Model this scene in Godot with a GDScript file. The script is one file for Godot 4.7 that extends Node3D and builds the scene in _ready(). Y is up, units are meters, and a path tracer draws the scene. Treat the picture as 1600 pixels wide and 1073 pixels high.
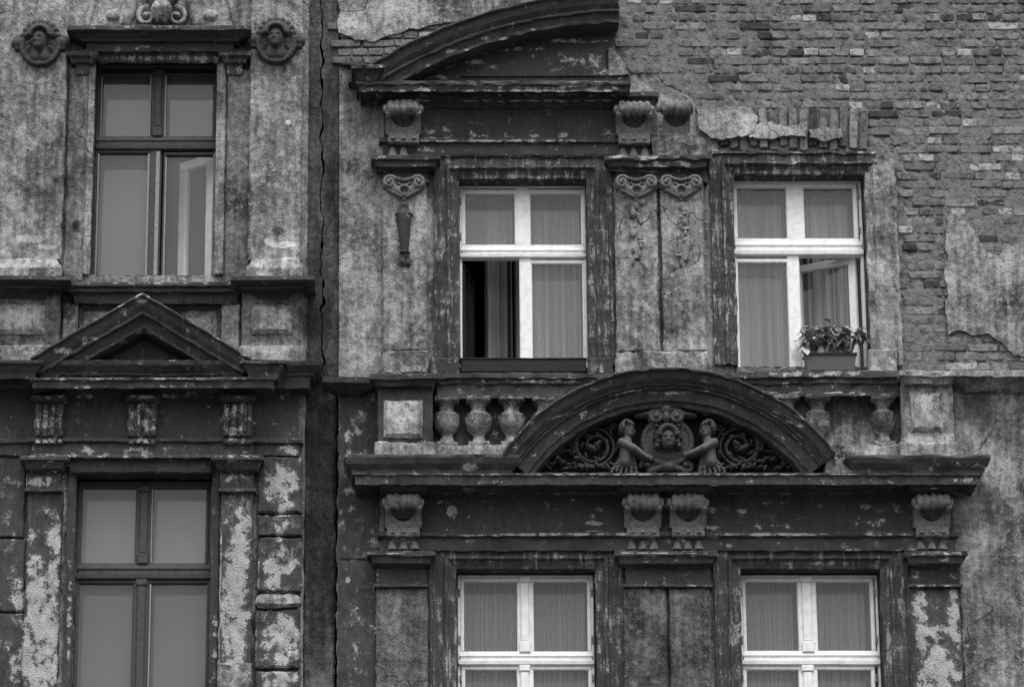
extends Node3D
# Two weathered tenement facades under an overcast sky, on black and white film: every colour is a grey.

# ---- the lens: a 126 mm view from the pavement across the street, pitched up 18 degrees
const LENS := 5600.0          # focal length in photograph pixels (1600 wide)
const AXIS_X := 650.0
const AXIS_Y := 536.5
const PITCH := 0.314159
const EYE := Vector3(0, 1.65, 27.3)

# ---- surface maps: one sheet of stucco 10 m x 6.8 m, laid on the facades in plain world x and y
const MAP_X := -4.2
const MAP_Y := 7.1
const MAP_W := 10.0
const MAP_H := 6.8
const MW := 1840
const MH := 1251

var M := {}
var wob := FastNoiseLite.new()
var wob_fine := FastNoiseLite.new()
var chipper := FastNoiseLite.new()
var rng := RandomNumberGenerator.new()
var home := {}                # global origin of each node


# the point of the plane z = depth that is seen at a measured place of the photograph
func gx(px: float, py: float, z := 0.0) -> float:
	var v := -(py - AXIS_Y) / LENS
	return (px - AXIS_X) / LENS * (EYE.z - z) / (cos(PITCH) - v * sin(PITCH))

func gy(py: float, z := 0.0) -> float:
	var v := -(py - AXIS_Y) / LENS
	return EYE.y + (EYE.z - z) / (cos(PITCH) - v * sin(PITCH)) * (v * cos(PITCH) + sin(PITCH))

func g2(px: float, py: float, z := 0.0) -> Vector2:
	return Vector2(gx(px, py, z), gy(py, z))


# ---- geometry -------------------------------------------------------------------------------------------------
class Shape:
	var v := PackedVector3Array()
	var n := PackedVector3Array()
	var uv := PackedVector2Array()
	var ix := PackedInt32Array()

	func vert(p: Vector3, nn: Vector3, flat: Vector3) -> int:
		v.append(p)
		n.append(nn)
		var a := flat.abs()
		var u := p.x
		var w := p.y
		if a.x > a.y and a.x > a.z:
			u += p.z
		elif a.y > a.z:
			w += p.z
		uv.append(Vector2((u + 4.2) / 10.0, 1.0 - (w - 7.1) / 6.8))
		return v.size() - 1

	func tri(a: int, b: int, c: int) -> void:
		if (v[b] - v[a]).cross(v[c] - v[a]).dot(n[a] + n[b] + n[c]) > 0.0:
			ix.append(a); ix.append(c); ix.append(b)
		else:
			ix.append(a); ix.append(b); ix.append(c)

	# a band between two rails of equal length; its face looks along (b - a) x (rail direction)
	func band(a: PackedVector3Array, b: PackedVector3Array, turned := false) -> void:
		var m := a.size()
		var flat := Vector3.ZERO
		var ns := PackedVector3Array()
		for i in m:
			var t := (a[mini(i + 1, m - 1)] - a[maxi(i - 1, 0)]) + (b[mini(i + 1, m - 1)] - b[maxi(i - 1, 0)])
			var q := (b[i] - a[i]).cross(t).normalized()
			if turned:
				q = -q
			if q == Vector3.ZERO:
				q = Vector3(0, 0, 1)
			ns.append(q)
			flat += q
		var at := v.size()
		for i in m:
			vert(a[i], ns[i], flat)
			vert(b[i], ns[i], flat)
		for i in m - 1:
			tri(at + 2 * i, at + 2 * i + 1, at + 2 * i + 2)
			tri(at + 2 * i + 1, at + 2 * i + 3, at + 2 * i + 2)

	# a smooth grid of rows x columns of points
	func grid(p: PackedVector3Array, cols: int, turned := false, keep := PackedByteArray()) -> void:
		var rows := p.size() / cols
		var at := v.size()
		var sum := Vector3.ZERO
		var ns := PackedVector3Array()
		for r in rows:
			for c in cols:
				var dx := p[r * cols + mini(c + 1, cols - 1)] - p[r * cols + maxi(c - 1, 0)]
				var dy := p[mini(r + 1, rows - 1) * cols + c] - p[maxi(r - 1, 0) * cols + c]
				var q := dx.cross(dy).normalized()
				if q == Vector3.ZERO:
					q = Vector3(0, 0, 1)
				if turned:
					q = -q
				ns.append(q)
				sum += q
		for i in p.size():
			vert(p[i], ns[i], sum)
		for r in rows - 1:
			for c in cols - 1:
				var k := at + r * cols + c
				if keep.size() and not (keep[k - at] or keep[k - at + 1] or keep[k - at + cols] or keep[k - at + cols + 1]):
					continue
				tri(k, k + 1, k + cols)
				tri(k + 1, k + cols + 1, k + cols)


func rail(p: Vector3, q: Vector3, step: float, amp: float) -> PackedVector3Array:
	var k := maxi(1, int(ceil(p.distance_to(q) / step)))
	var out := PackedVector3Array()
	for i in k + 1:
		out.append(worn(p.lerp(q, float(i) / k), amp))
	return out


# the same unevenness for every point of space, so that neighbouring faces stay joined
func worn(p: Vector3, amp: float) -> Vector3:
	if amp == 0.0:
		return p
	var d := Vector3(wob.get_noise_3dv(p), wob.get_noise_3dv(p + Vector3(31, 7, 3)), wob.get_noise_3dv(p + Vector3(5, 41, 17)))
	var e := Vector3(wob_fine.get_noise_3dv(p), wob_fine.get_noise_3dv(p + Vector3(31, 7, 3)), wob_fine.get_noise_3dv(p + Vector3(5, 41, 17)))
	var q := p + (d * 1.3 + e) * amp
	var c := chipper.get_noise_3dv(p)
	if c > 0.32:
		q += Vector3(0, signf(e.y) * 0.4, -1.0) * minf((c - 0.32) * 12.0, 1.0) * amp * 2.2
	return q


# a box with bevelled front edges, its front cut into a grid
func box(s: Shape, x0: float, x1: float, y0: float, y1: float, z0: float, z1: float, bevel := 0.006, step := 0.04, amp := 0.0015) -> void:
	bevel = minf(bevel, minf(x1 - x0, y1 - y0) * 0.3)
	var nu := clampi(int(ceil((x1 - x0) / step)), 1, 160)
	var nv := clampi(int(ceil((y1 - y0) / step)), 1, 160)
	var p := PackedVector3Array()
	for r in nv + 1:
		for c in nu + 1:
			p.append(worn(Vector3(lerpf(x0 + bevel, x1 - bevel, float(c) / nu), lerpf(y0 + bevel, y1 - bevel, float(r) / nv), z1), amp))
	s.grid(p, nu + 1)
	for side in 4:
		var a := PackedVector3Array()
		var b := PackedVector3Array()
		var c := PackedVector3Array()
		var m := nu if side % 2 == 0 else nv
		for i in m + 1:
			var t := float(i) / m
			var q: Vector3
			match side:
				0:
					a.append(p[i]); q = Vector3(lerpf(x0, x1, t), y0, z1 - bevel)
				1:
					a.append(p[i * (nu + 1) + nu]); q = Vector3(x1, lerpf(y0, y1, t), z1 - bevel)
				2:
					a.append(p[nv * (nu + 1) + nu - i]); q = Vector3(lerpf(x1, x0, t), y1, z1 - bevel)
				3:
					a.append(p[(nv - i) * (nu + 1)]); q = Vector3(x0, lerpf(y1, y0, t), z1 - bevel)
			b.append(worn(q, amp))
			c.append(worn(Vector3(q.x, q.y, z0), amp))
		s.band(a, b)
		s.band(b, c)


func closed_box(s: Shape, x0: float, x1: float, y0: float, y1: float, z0: float, z1: float) -> void:
	box(s, x0, x1, y0, y1, z0, z1, 0.004, 5.0, 0.0)
	s.grid(PackedVector3Array([Vector3(x0, y0, z0), Vector3(x1, y0, z0), Vector3(x0, y1, z0), Vector3(x1, y1, z0)]), 2, true)


# a moulding that runs along x and returns to the wall at both ends; profile [y, z] from the top at the wall, round the front, to the foot at the wall
func mould_m(s: Shape, x0: float, x1: float, prof: Array, amp := 0.003, step := 0.035, back := -0.02) -> void:
	var zm := -9.0
	for q in prof:
		zm = maxf(zm, q[1])
	var front := []
	var left := []
	var right := []
	for q in prof:
		var k: float = zm - q[1]
		var a := Vector3(x0 + k, q[0], q[1])
		var b := Vector3(x1 - k, q[0], q[1])
		front.append(rail(a, b, step, amp) if front.is_empty() else _rail_n(a, b, front[0].size() - 1, amp))
		left.append(_rail_n(Vector3(a.x, a.y, back), a, 3, amp))
		right.append(_rail_n(b, Vector3(b.x, b.y, back), 3, amp))
	for i in prof.size() - 1:
		s.band(front[i], front[i + 1])
		s.band(left[i], left[i + 1])
		s.band(right[i], right[i + 1])

func _rail_n(p: Vector3, q: Vector3, k: int, amp: float) -> PackedVector3Array:
	var out := PackedVector3Array()
	for i in k + 1:
		out.append(worn(p.lerp(q, float(i) / k), amp))
	return out


# the same, measured in the photograph: ends at the outermost edge, profile [row, z]
func mould(s: Shape, pxl: float, pxr: float, prof: Array, amp := 0.003) -> void:
	var zm := -9.0
	var at: float = prof[0][0]
	for q in prof:
		if q[1] > zm:
			zm = q[1]
			at = q[0]
	var out := []
	for q in prof:
		out.append([gy(q[0], q[1]), q[1]])
	mould_m(s, gx(pxl, at, zm), gx(pxr, at, zm), out, amp)


# a profile [outward, z] swept along a path in the wall's plane; outward is to the left of the path's direction
func sweep(s: Shape, path: PackedVector2Array, prof: Array, smooth := false, amp := 0.0025, step := 0.04) -> void:
	var m := path.size()
	var nrm := PackedVector2Array()
	for i in m:
		var a := (path[i] - path[i - 1]).normalized() if i > 0 else (path[1] - path[0]).normalized()
		var b := (path[i + 1] - path[i]).normalized() if i < m - 1 else a
		var t := (a + b).normalized()
		nrm.append(Vector2(-t.y, t.x) / maxf(0.3, t.dot(a)))
	var put := func(i: int, q) -> Vector3:
		return Vector3(path[i].x + nrm[i].x * q[0], path[i].y + nrm[i].y * q[0], q[1])
	if smooth:
		for k in prof.size() - 1:
			var a := PackedVector3Array()
			var b := PackedVector3Array()
			for i in m:
				a.append(worn(put.call(i, prof[k]), amp))
				b.append(worn(put.call(i, prof[k + 1]), amp))
			s.band(a, b)
	else:
		for i in m - 1:
			var cut := maxi(1, int(ceil(path[i].distance_to(path[i + 1]) / step)))
			for k in prof.size() - 1:
				s.band(_rail_n(put.call(i, prof[k]), put.call(i + 1, prof[k]), cut, amp), _rail_n(put.call(i, prof[k + 1]), put.call(i + 1, prof[k + 1]), cut, amp))
	for e in [0, m - 1]:                      # the cut ends
		var a := PackedVector3Array()
		var b := PackedVector3Array()
		for q in prof:
			a.append(worn(put.call(e, q), amp))
			b.append(worn(put.call(e, [q[0], -0.02]), amp))
		s.band(a, b, e != 0)


func signed_area(poly: PackedVector2Array) -> float:
	var sum := 0.0
	for i in poly.size():
		sum += poly[i].cross(poly[(i + 1) % poly.size()])
	return sum

# a flat piece with an outline of its own, extruded from z0 to z1
func prism(s: Shape, poly: PackedVector2Array, z0: float, z1: float, bevel := 0.0) -> void:
	if signed_area(poly) < 0.0:
		poly = poly.duplicate()
		poly.reverse()
	var top := poly
	if bevel > 0.0:
		var off := Geometry2D.offset_polygon(poly, -bevel)
		top = poly if off.is_empty() else off[0]
	var tris := Geometry2D.triangulate_polygon(top)
	var at := s.v.size()
	for p in top:
		s.vert(Vector3(p.x, p.y, z1), Vector3(0, 0, 1), Vector3(0, 0, 1))
	for i in range(0, tris.size(), 3):
		s.tri(at + tris[i], at + tris[i + 1], at + tris[i + 2])
	for i in top.size():
		var p := top[i]
		var q := top[(i + 1) % top.size()]
		s.band(PackedVector3Array([Vector3(p.x, p.y, z1), Vector3(q.x, q.y, z1)]), PackedVector3Array([Vector3(p.x, p.y, z0), Vector3(q.x, q.y, z0)]))


func px_poly(pts: Array, z := 0.0) -> PackedVector2Array:
	var out := PackedVector2Array()
	for p in pts:
		out.append(g2(p[0], p[1], z))
	return out


# the outline of a broken sheet of plaster
func ragged(poly: PackedVector2Array, amp := 0.02, step := 0.03) -> PackedVector2Array:
	var out := PackedVector2Array()
	for i in poly.size():
		var a := poly[i]
		var b := poly[(i + 1) % poly.size()]
		var k := maxi(1, int(a.distance_to(b) / step))
		var t := (b - a).normalized()
		for j in k:
			var p := a.lerp(b, float(j) / k)
			var q := Vector3(p.x, p.y, 3.3)
			out.append(p + Vector2(-t.y, t.x) * (wob.get_noise_3dv(q) * 1.6 + wob_fine.get_noise_3dv(q)) * amp)
	return out


# a turned piece about a vertical (or, lying, a horizontal) axis; profile [radius, along]
func lathe(s: Shape, at: Vector3, prof: Array, sides := 20, lying := false, amp := 0.0015, squash := 1.0, smooth := true) -> void:
	var p := PackedVector3Array()
	for q in prof:
		for k in sides + 1:
			var a := TAU * k / sides
			var w := Vector3(cos(a) * q[0], q[1], sin(a) * q[0] * squash)
			if lying:
				w = Vector3(q[1], cos(a) * q[0], -sin(a) * q[0] * squash)
			p.append(worn(at + w, amp))
	if smooth:
		var before := s.v.size()
		s.grid(p, sides + 1)
		_face_out(s, before, at, lying)
	else:
		for r in prof.size() - 1:
			var before := s.v.size()
			s.grid(p.slice(r * (sides + 1), (r + 2) * (sides + 1)), sides + 1)
			_face_out(s, before, at, lying)

func _face_out(s: Shape, from: int, at: Vector3, lying: bool) -> void:
	var sum := 0.0
	for i in range(from, s.v.size()):
		var r := s.v[i] - at
		if lying:
			r.x = 0
		else:
			r.y = 0
		sum += r.dot(s.n[i])
	if sum < 0.0:
		_turn_over(s, from)

# turns every face from one vertex on, normals and winding both
func _turn_over(s: Shape, from: int) -> void:
	for i in range(from, s.v.size()):
		s.n[i] = -s.n[i]
	for i in range(0, s.ix.size(), 3):
		if s.ix[i] >= from:
			var k := s.ix[i + 1]
			s.ix[i + 1] = s.ix[i + 2]
			s.ix[i + 2] = k


# a round bar along a list of points
func tube(s: Shape, pts: PackedVector3Array, r0: float, r1: float, sides := 8) -> void:
	var p := PackedVector3Array()
	var m := pts.size()
	for i in m:
		var t := (pts[mini(i + 1, m - 1)] - pts[maxi(i - 1, 0)]).normalized()
		var a := t.cross(Vector3(0.31, 0.17, 1)).normalized()
		var b := t.cross(a)
		var r := lerpf(r0, r1, float(i) / (m - 1))
		for k in sides + 1:
			p.append(pts[i] + (a * cos(TAU * k / sides) + b * sin(TAU * k / sides)) * r)
	var before := s.v.size()
	s.grid(p, sides + 1)
	var sum := 0.0
	for i in range(before, s.v.size()):
		sum += (s.v[i] - pts[(i - before) / (sides + 1)]).dot(s.n[i])
	if sum < 0:
		_turn_over(s, before)


# ---- carved relief: the outermost surface of many rounded forms that grow out of a wall at z = floor
class Relief:
	var x0: float
	var y0: float
	var cell: float
	var w: int
	var h: int
	var z := PackedFloat32Array()

	func _init(xa: float, xb: float, ya: float, yb: float, c: float) -> void:
		x0 = xa; y0 = ya; cell = c
		w = int((xb - xa) / c) + 1
		h = int((yb - ya) / c) + 1
		z.resize(w * h)

	func _span(a: float, b: float, o: float, most: int) -> Vector2i:
		return Vector2i(clampi(int((a - o) / cell), 0, most - 1), clampi(int((b - o) / cell) + 1, 0, most - 1))

	# a rounded bar from a to b (their z is the height of its axis)
	func bar(a: Vector3, b: Vector3, ra: float, rb: float, soft := 0.006) -> void:
		var r := maxf(ra, rb)
		var sx := _span(minf(a.x, b.x) - r, maxf(a.x, b.x) + r, x0, w)
		var sy := _span(minf(a.y, b.y) - r, maxf(a.y, b.y) + r, y0, h)
		var d := Vector2(b.x - a.x, b.y - a.y)
		var l2 := maxf(d.length_squared(), 1e-9)
		for j in range(sy.x, sy.y + 1):
			for i in range(sx.x, sx.y + 1):
				var p := Vector2(x0 + i * cell - a.x, y0 + j * cell - a.y)
				var t := clampf(p.dot(d) / l2, 0.0, 1.0)
				var rr := lerpf(ra, rb, t)
				var q := rr * rr - (p - d * t).length_squared()
				if q > 0.0:
					_up(j * w + i, lerpf(a.z, b.z, t) + sqrt(q), soft)

	func blob(c: Vector3, rx: float, ry: float, rz: float, turn := 0.0, soft := 0.006) -> void:
		var r := maxf(rx, ry)
		var sx := _span(c.x - r, c.x + r, x0, w)
		var sy := _span(c.y - r, c.y + r, y0, h)
		for j in range(sy.x, sy.y + 1):
			for i in range(sx.x, sx.y + 1):
				var p := Vector2(x0 + i * cell - c.x, y0 + j * cell - c.y).rotated(-turn)
				var q := 1.0 - (p.x / rx) ** 2 - (p.y / ry) ** 2
				if q > 0.0:
					_up(j * w + i, c.z + rz * sqrt(q), soft)

	func dent(c: Vector2, rx: float, ry: float, deep: float, turn := 0.0) -> void:
		var r := maxf(rx, ry)
		var sx := _span(c.x - r, c.x + r, x0, w)
		var sy := _span(c.y - r, c.y + r, y0, h)
		for j in range(sy.x, sy.y + 1):
			for i in range(sx.x, sx.y + 1):
				var p := Vector2(x0 + i * cell - c.x, y0 + j * cell - c.y).rotated(-turn)
				var q := 1.0 - (p.x / rx) ** 2 - (p.y / ry) ** 2
				if q > 0.0:
					z[j * w + i] = maxf(0.002, z[j * w + i] - deep * minf(1.0, q * 1.6))

	# a flat plate with a rounded rim
	func plate(c: Vector2, rx: float, ry: float, high: float, rim := 0.02, turn := 0.0) -> void:
		var r := maxf(rx, ry)
		var sx := _span(c.x - r, c.x + r, x0, w)
		var sy := _span(c.y - r, c.y + r, y0, h)
		for j in range(sy.x, sy.y + 1):
			for i in range(sx.x, sx.y + 1):
				var p := Vector2(x0 + i * cell - c.x, y0 + j * cell - c.y).rotated(-turn)
				var q := 1.0 - sqrt((p.x / rx) ** 2 + (p.y / ry) ** 2)
				if q > 0.0:
					_up(j * w + i, high * sqrt(minf(1.0, q * minf(rx, ry) / rim)), 0.0)

	func ring(c: Vector2, rx: float, ry: float, zc: float, r: float, from := 0.0, to := TAU) -> void:
		var k := 28
		for i in k:
			var a := lerpf(from, to, float(i) / k)
			var b := lerpf(from, to, float(i + 1) / k)
			bar(Vector3(c.x + cos(a) * rx, c.y + sin(a) * ry, zc), Vector3(c.x + cos(b) * rx, c.y + sin(b) * ry, zc), r, r)

	# a scroll that winds inwards
	func curl(c: Vector2, r0: float, turns: float, from: float, zc: float, t0: float, t1: float, hand := 1.0) -> void:
		var k := int(18 * turns) + 4
		var last := Vector3.ZERO
		for i in k + 1:
			var t := float(i) / k
			var a := from + hand * TAU * turns * t
			var r := r0 * (1.0 - 0.82 * t)
			var p := Vector3(c.x + cos(a) * r, c.y + sin(a) * r, zc + 0.01 * t)
			if i:
				bar(last, p, lerpf(t0, t1, t), lerpf(t0, t1, t))
			last = p
		blob(last, t1 * 1.7, t1 * 1.7, t1 * 1.8 + zc * 0.3)

	func _up(i: int, k: float, soft: float) -> void:
		if soft > 0.0 and z[i] > 0.0:
			var d := clampf(0.5 + 0.5 * (k - z[i]) / soft, 0.0, 1.0)
			z[i] = maxf(lerpf(z[i], k, d) + soft * d * (1.0 - d), z[i])
		elif k > z[i]:
			z[i] = k

	func finish(s: Shape, floor_z: float, deep := 1.0) -> void:
		var p := PackedVector3Array()
		var keep := PackedByteArray()
		for j in h:
			for i in w:
				var k := z[j * w + i]
				p.append(Vector3(x0 + i * cell, y0 + j * cell, floor_z + (k * deep if k > 0.0 else -0.004)))
				keep.append(1 if k > 0.0 else 0)
		s.grid(p, w, false, keep)


# ---- nodes ----------------------------------------------------------------------------------------------------
func at_of(o: Node) -> Vector3:
	return home.get(o, Vector3.ZERO)

func place(o: Node3D, parent: Node, origin: Vector3) -> void:
	parent.add_child(o, true)
	o.position = origin - at_of(parent)
	home[o] = origin

func put(called: String, s: Shape, m: Material, parent: Node = self) -> MeshInstance3D:
	var lo := s.v[0]
	var hi := s.v[0]
	for p in s.v:
		lo = lo.min(p)
		hi = hi.max(p)
	var origin := Vector3((lo.x + hi.x) / 2, lo.y, (lo.z + hi.z) / 2)
	var a := []
	a.resize(Mesh.ARRAY_MAX)
	var moved := PackedVector3Array()
	moved.resize(s.v.size())
	for i in s.v.size():
		moved[i] = s.v[i] - origin
	a[Mesh.ARRAY_VERTEX] = moved
	a[Mesh.ARRAY_NORMAL] = s.n
	a[Mesh.ARRAY_TEX_UV] = s.uv
	a[Mesh.ARRAY_INDEX] = s.ix
	var mesh := ArrayMesh.new()
	mesh.add_surface_from_arrays(Mesh.PRIMITIVE_TRIANGLES, a)
	mesh.surface_set_material(0, m)
	var o := MeshInstance3D.new()
	o.name = numbered(called, parent)
	o.mesh = mesh
	o.cast_shadow = GeometryInstance3D.SHADOW_CASTING_SETTING_ON
	place(o, parent, origin)
	return o

func numbered(called: String, parent: Node) -> String:
	if not parent.has_node(called):
		return called
	var k := 1
	var key := "n_" + called
	if counts.has([parent, key]):
		k = counts[[parent, key]] + 1
	counts[[parent, key]] = k
	return "%s_%03d" % [called, k]

var counts := {}

func knot(called: String, origin: Vector3, parent: Node = self) -> Node3D:
	var o := Node3D.new()
	o.name = numbered(called, parent)
	place(o, parent, origin)
	return o

func tag(o: Node, label: String, category: String, group := "") -> Node:
	o.set_meta("label", label)
	o.set_meta("category", category)
	if group:
		o.set_meta("group", group)
	return o

# a bevelled block measured in the photograph at its front face
func block(called: String, parent: Node, m: Material, pxl: float, pxr: float, pyt: float, pyb: float, z0: float, z1: float, bevel := 0.008, amp := 0.002) -> MeshInstance3D:
	var s := Shape.new()
	var mid := (pyt + pyb) / 2
	box(s, gx(pxl, mid, z1), gx(pxr, mid, z1), gy(pyb, z1), gy(pyt, z1), z0, z1, bevel, 0.04, amp)
	return put(called, s, m, parent)

func moulding(called: String, parent: Node, m: Material, pxl: float, pxr: float, prof: Array, amp := 0.003) -> MeshInstance3D:
	var s := Shape.new()
	mould(s, pxl, pxr, prof, amp)
	return put(called, s, m, parent)


# ---- materials ------------------------------------------------------------------------------------------------
func noise(seed_: int, size_px: float, octaves := 4, gain := 0.5, kind := FastNoiseLite.TYPE_SIMPLEX_SMOOTH) -> FastNoiseLite:
	var f := FastNoiseLite.new()
	f.noise_type = kind
	f.seed = seed_
	f.frequency = 1.0 / size_px
	f.fractal_type = FastNoiseLite.FRACTAL_FBM if octaves > 1 else FastNoiseLite.FRACTAL_NONE
	f.fractal_octaves = octaves
	f.fractal_gain = gain
	return f

# a field of noise over the sheet, stretched across or down, as bytes
func field(seed_: int, size_m: float, octaves := 4, gain := 0.5, wide := 1.0, tall := 1.0) -> PackedByteArray:
	var px := size_m * MW / MAP_W
	var nz := noise(seed_, px, octaves, gain)
	nz.domain_warp_enabled = true
	nz.domain_warp_amplitude = px * 0.55
	nz.domain_warp_frequency = 1.6 / px
	nz.domain_warp_fractal_octaves = 3
	var im := nz.get_image(int(MW / wide), int(MH / tall), false, false, true)
	if wide != 1.0 or tall != 1.0:
		im.resize(MW, MH, Image.INTERPOLATE_CUBIC)
	im.convert(Image.FORMAT_L8)
	return im.get_data()

# where there is more (or less) wear: soft patches [column, row, half width, half height, amount, z of the face]
func wear(list: Array) -> PackedFloat32Array:
	var g := PackedFloat32Array()
	g.resize(MW * MH)
	for e in list:
		var c := g2(e[0], e[1], e[5] if e.size() > 5 else 0.0)
		var k := MW / MAP_W
		var cx := (c.x - MAP_X) * k
		var cy := MH - (c.y - MAP_Y) * MH / MAP_H
		var rx: float = e[2] / 195.0 * k
		var ry: float = e[3] / 186.0 * k
		for j in range(maxi(0, int(cy - ry)), mini(MH, int(cy + ry) + 1)):
			for i in range(maxi(0, int(cx - rx)), mini(MW, int(cx + rx) + 1)):
				var q := (((i - cx) / rx) ** 2 + ((j - cy) / ry) ** 2) ** 2
				if q < 1.0:
					g[j * MW + i] += e[4] * (1.0 - q)
	return g

var to_byte := PackedByteArray()

func tone_table() -> void:
	to_byte.resize(2049)
	for i in 2049:
		var l := i / 2048.0
		to_byte[i] = int(clampf(Color(l, l, l).linear_to_srgb().r * 255.0 + 0.5, 0, 255))

func sheet(color: PackedByteArray, height: PackedByteArray, relief_cm: float, w := MW, h := MH) -> StandardMaterial3D:
	var m := StandardMaterial3D.new()
	m.albedo_texture = ImageTexture.create_from_image(Image.create_from_data(w, h, false, Image.FORMAT_L8, color))
	m.roughness = 0.93
	m.metallic_specular = 0.3
	m.heightmap_enabled = true
	m.heightmap_scale = relief_cm
	m.heightmap_texture = ImageTexture.create_from_image(Image.create_from_data(w, h, false, Image.FORMAT_L8, height))
	return m

# mean and spread of a weighted sum of fields, from a sample
func spread(fields: Array, weights: Array) -> Vector2:
	var sum := 0.0
	var sq := 0.0
	var n := 0
	for i in range(0, MW * MH, 997):
		var p := 0.0
		for k in fields.size():
			p += fields[k][i] * weights[k]
		sum += p
		sq += p * p
		n += 1
	return Vector2(sum / n, sqrt(sq / n - (sum / n) ** 2))

# dark oil paint that flakes off a pale render; wear is counted in standard deviations of the flaking noise
func painted(seed_: int, dark: float, pale: float, thr: float, worn_at: Array, wide: float, tall: float, mixed: float, size := 0.13, kf := 0.22, rub := 1.0) -> StandardMaterial3D:
	var a := field(seed_, size, 6, 0.62)
	var b := field(seed_ + 1, 0.06, 5, 0.62, wide, tall)
	var f := field(seed_ + 2, 0.016, 3, 0.65)
	var l := field(seed_ + 3, 0.6, 4, 0.5)
	var t := field(seed_ + 4, 0.05, 4, 0.6, 1.0, 6.0)
	var g := wear(worn_at)
	var col := PackedByteArray()
	var hi := PackedByteArray()
	col.resize(MW * MH)
	hi.resize(MW * MH)
	var ka := 1.0 - kf - mixed
	var kb := mixed
	var st := spread([a, b, f], [ka, kb, kf])
	ka /= st.y
	kb /= st.y
	kf /= st.y
	var zero := st.x / st.y + thr
	for i in MW * MH:
		var p := a[i] * ka + b[i] * kb + f[i] * kf + g[i] - zero
		var grain := 0.86 + (((i * 1103515245 + 12345) >> 13) & 255) * 0.0011
		var d := dark * (0.34 + l[i] * 0.0022 + f[i] * 0.0014 + t[i] * 0.0016)
		var q := pale * (0.05 + l[i] * 0.0016 + f[i] * 0.0030 + a[i] * 0.0012 + b[i] * 0.0014)
		var m := clampf(p * 3.0 + 0.3, 0.0, 1.0)
		var near := clampf(p * 1.3 + 1.35 + (f[i] - 128) * 0.008, 0.0, 1.0) * (0.10 + f[i] * 0.0011) * rub      # rubbed, thin paint round a bare patch
		col[i] = to_byte[int(clampf(lerpf(d, q, maxf(m, near)) * grain, 0.004, 0.9) * 2048)]
		hi[i] = int(clampf(150.0 - m * 65.0 + 150.0 * m * maxf(0.0, 0.55 - m) + (f[i] - 128) * (0.22 + 0.35 * m) + (a[i] - 128) * 0.3, 0, 255))
	return sheet(col, hi, 1.8)

# bare old plaster: blotched, rain washed, sooty
func plastered(seed_: int, mid: float, worn_at: Array) -> StandardMaterial3D:
	var a := field(seed_, 0.38, 6, 0.6)
	var b := field(seed_ + 1, 0.065, 5, 0.64)
	var f := field(seed_ + 2, 0.02, 3, 0.65)
	var l := field(seed_ + 3, 0.9, 3, 0.5)
	var t := field(seed_ + 4, 0.07, 5, 0.62, 1.0, 11.0)
	var g := wear(worn_at)
	var col := PackedByteArray()
	var hi := PackedByteArray()
	col.resize(MW * MH)
	hi.resize(MW * MH)
	for i in MW * MH:
		var av := a[i] / 255.0 - 0.5
		var bv := b[i] / 255.0 - 0.5
		var fv := f[i] / 255.0 - 0.5
		var tv := t[i] / 255.0 - 0.5
		var gi := g[i]
		var grain := 0.84 + (((i * 1103515245 + 12345) >> 13) & 255) * 0.00125
		var x := mid * (0.95 + 1.05 * av + 0.62 * bv + 0.52 * fv + 0.75 * tv + 0.95 * (l[i] / 255.0 - 0.5)) * (1.0 + gi * 1.7)
		var coat := clampf((bv * 0.75 + av * 0.6 + fv * 0.2 + tv * 0.2 + gi * 0.3 - 0.045) * 16.0, 0.0, 1.0)       # the top coat is gone
		x *= lerpf(0.90, 1.14, coat)
		var bare := clampf((bv * 0.8 - av * 0.25 + fv * 0.3 + gi * 0.35 - 0.23) * 20.0, 0.0, 1.0)
		x = lerpf(x, mid * (1.55 + 0.9 * fv), bare * 0.75)
		var soot := clampf((-0.21 - av * 0.65 - bv * 0.4 - tv * 0.7 - gi * 0.5) * 4.0, 0.0, 1.0)
		x = lerpf(x, mid * (0.36 + 0.3 * fv), soot * 0.7)
		var pit := clampf((-0.23 - fv - bv * 0.25) * 9.0, 0.0, 1.0)
		x *= (1.0 - 0.5 * pit) * grain
		col[i] = to_byte[int(clampf(x, 0.006, 0.9) * 2048)]
		hi[i] = int(clampf(128.0 + fv * 75.0 + bv * 95.0 - coat * 22.0 - bare * 18.0 - pit * 30.0 + av * 40.0, 0, 255))
	# hairline cracks
	var r := RandomNumberGenerator.new()
	r.seed = seed_
	for k in 70:
		var p := Vector2(r.randf() * MW, r.randf() * MH)
		var dir := r.randf_range(0.0, TAU) if k % 3 else PI / 2
		for step in r.randi_range(40, 190):
			dir += r.randf_range(-0.45, 0.45)
			p += Vector2(cos(dir), sin(dir))
			var ix := int(p.x)
			var iy := int(p.y)
			if ix < 1 or iy < 1 or ix >= MW - 1 or iy >= MH - 1:
				break
			var q := iy * MW + ix
			col[q] = int(col[q] * 0.45)
			hi[q] = maxi(0, hi[q] - 70)
	return sheet(col, hi, 2.0)

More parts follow.
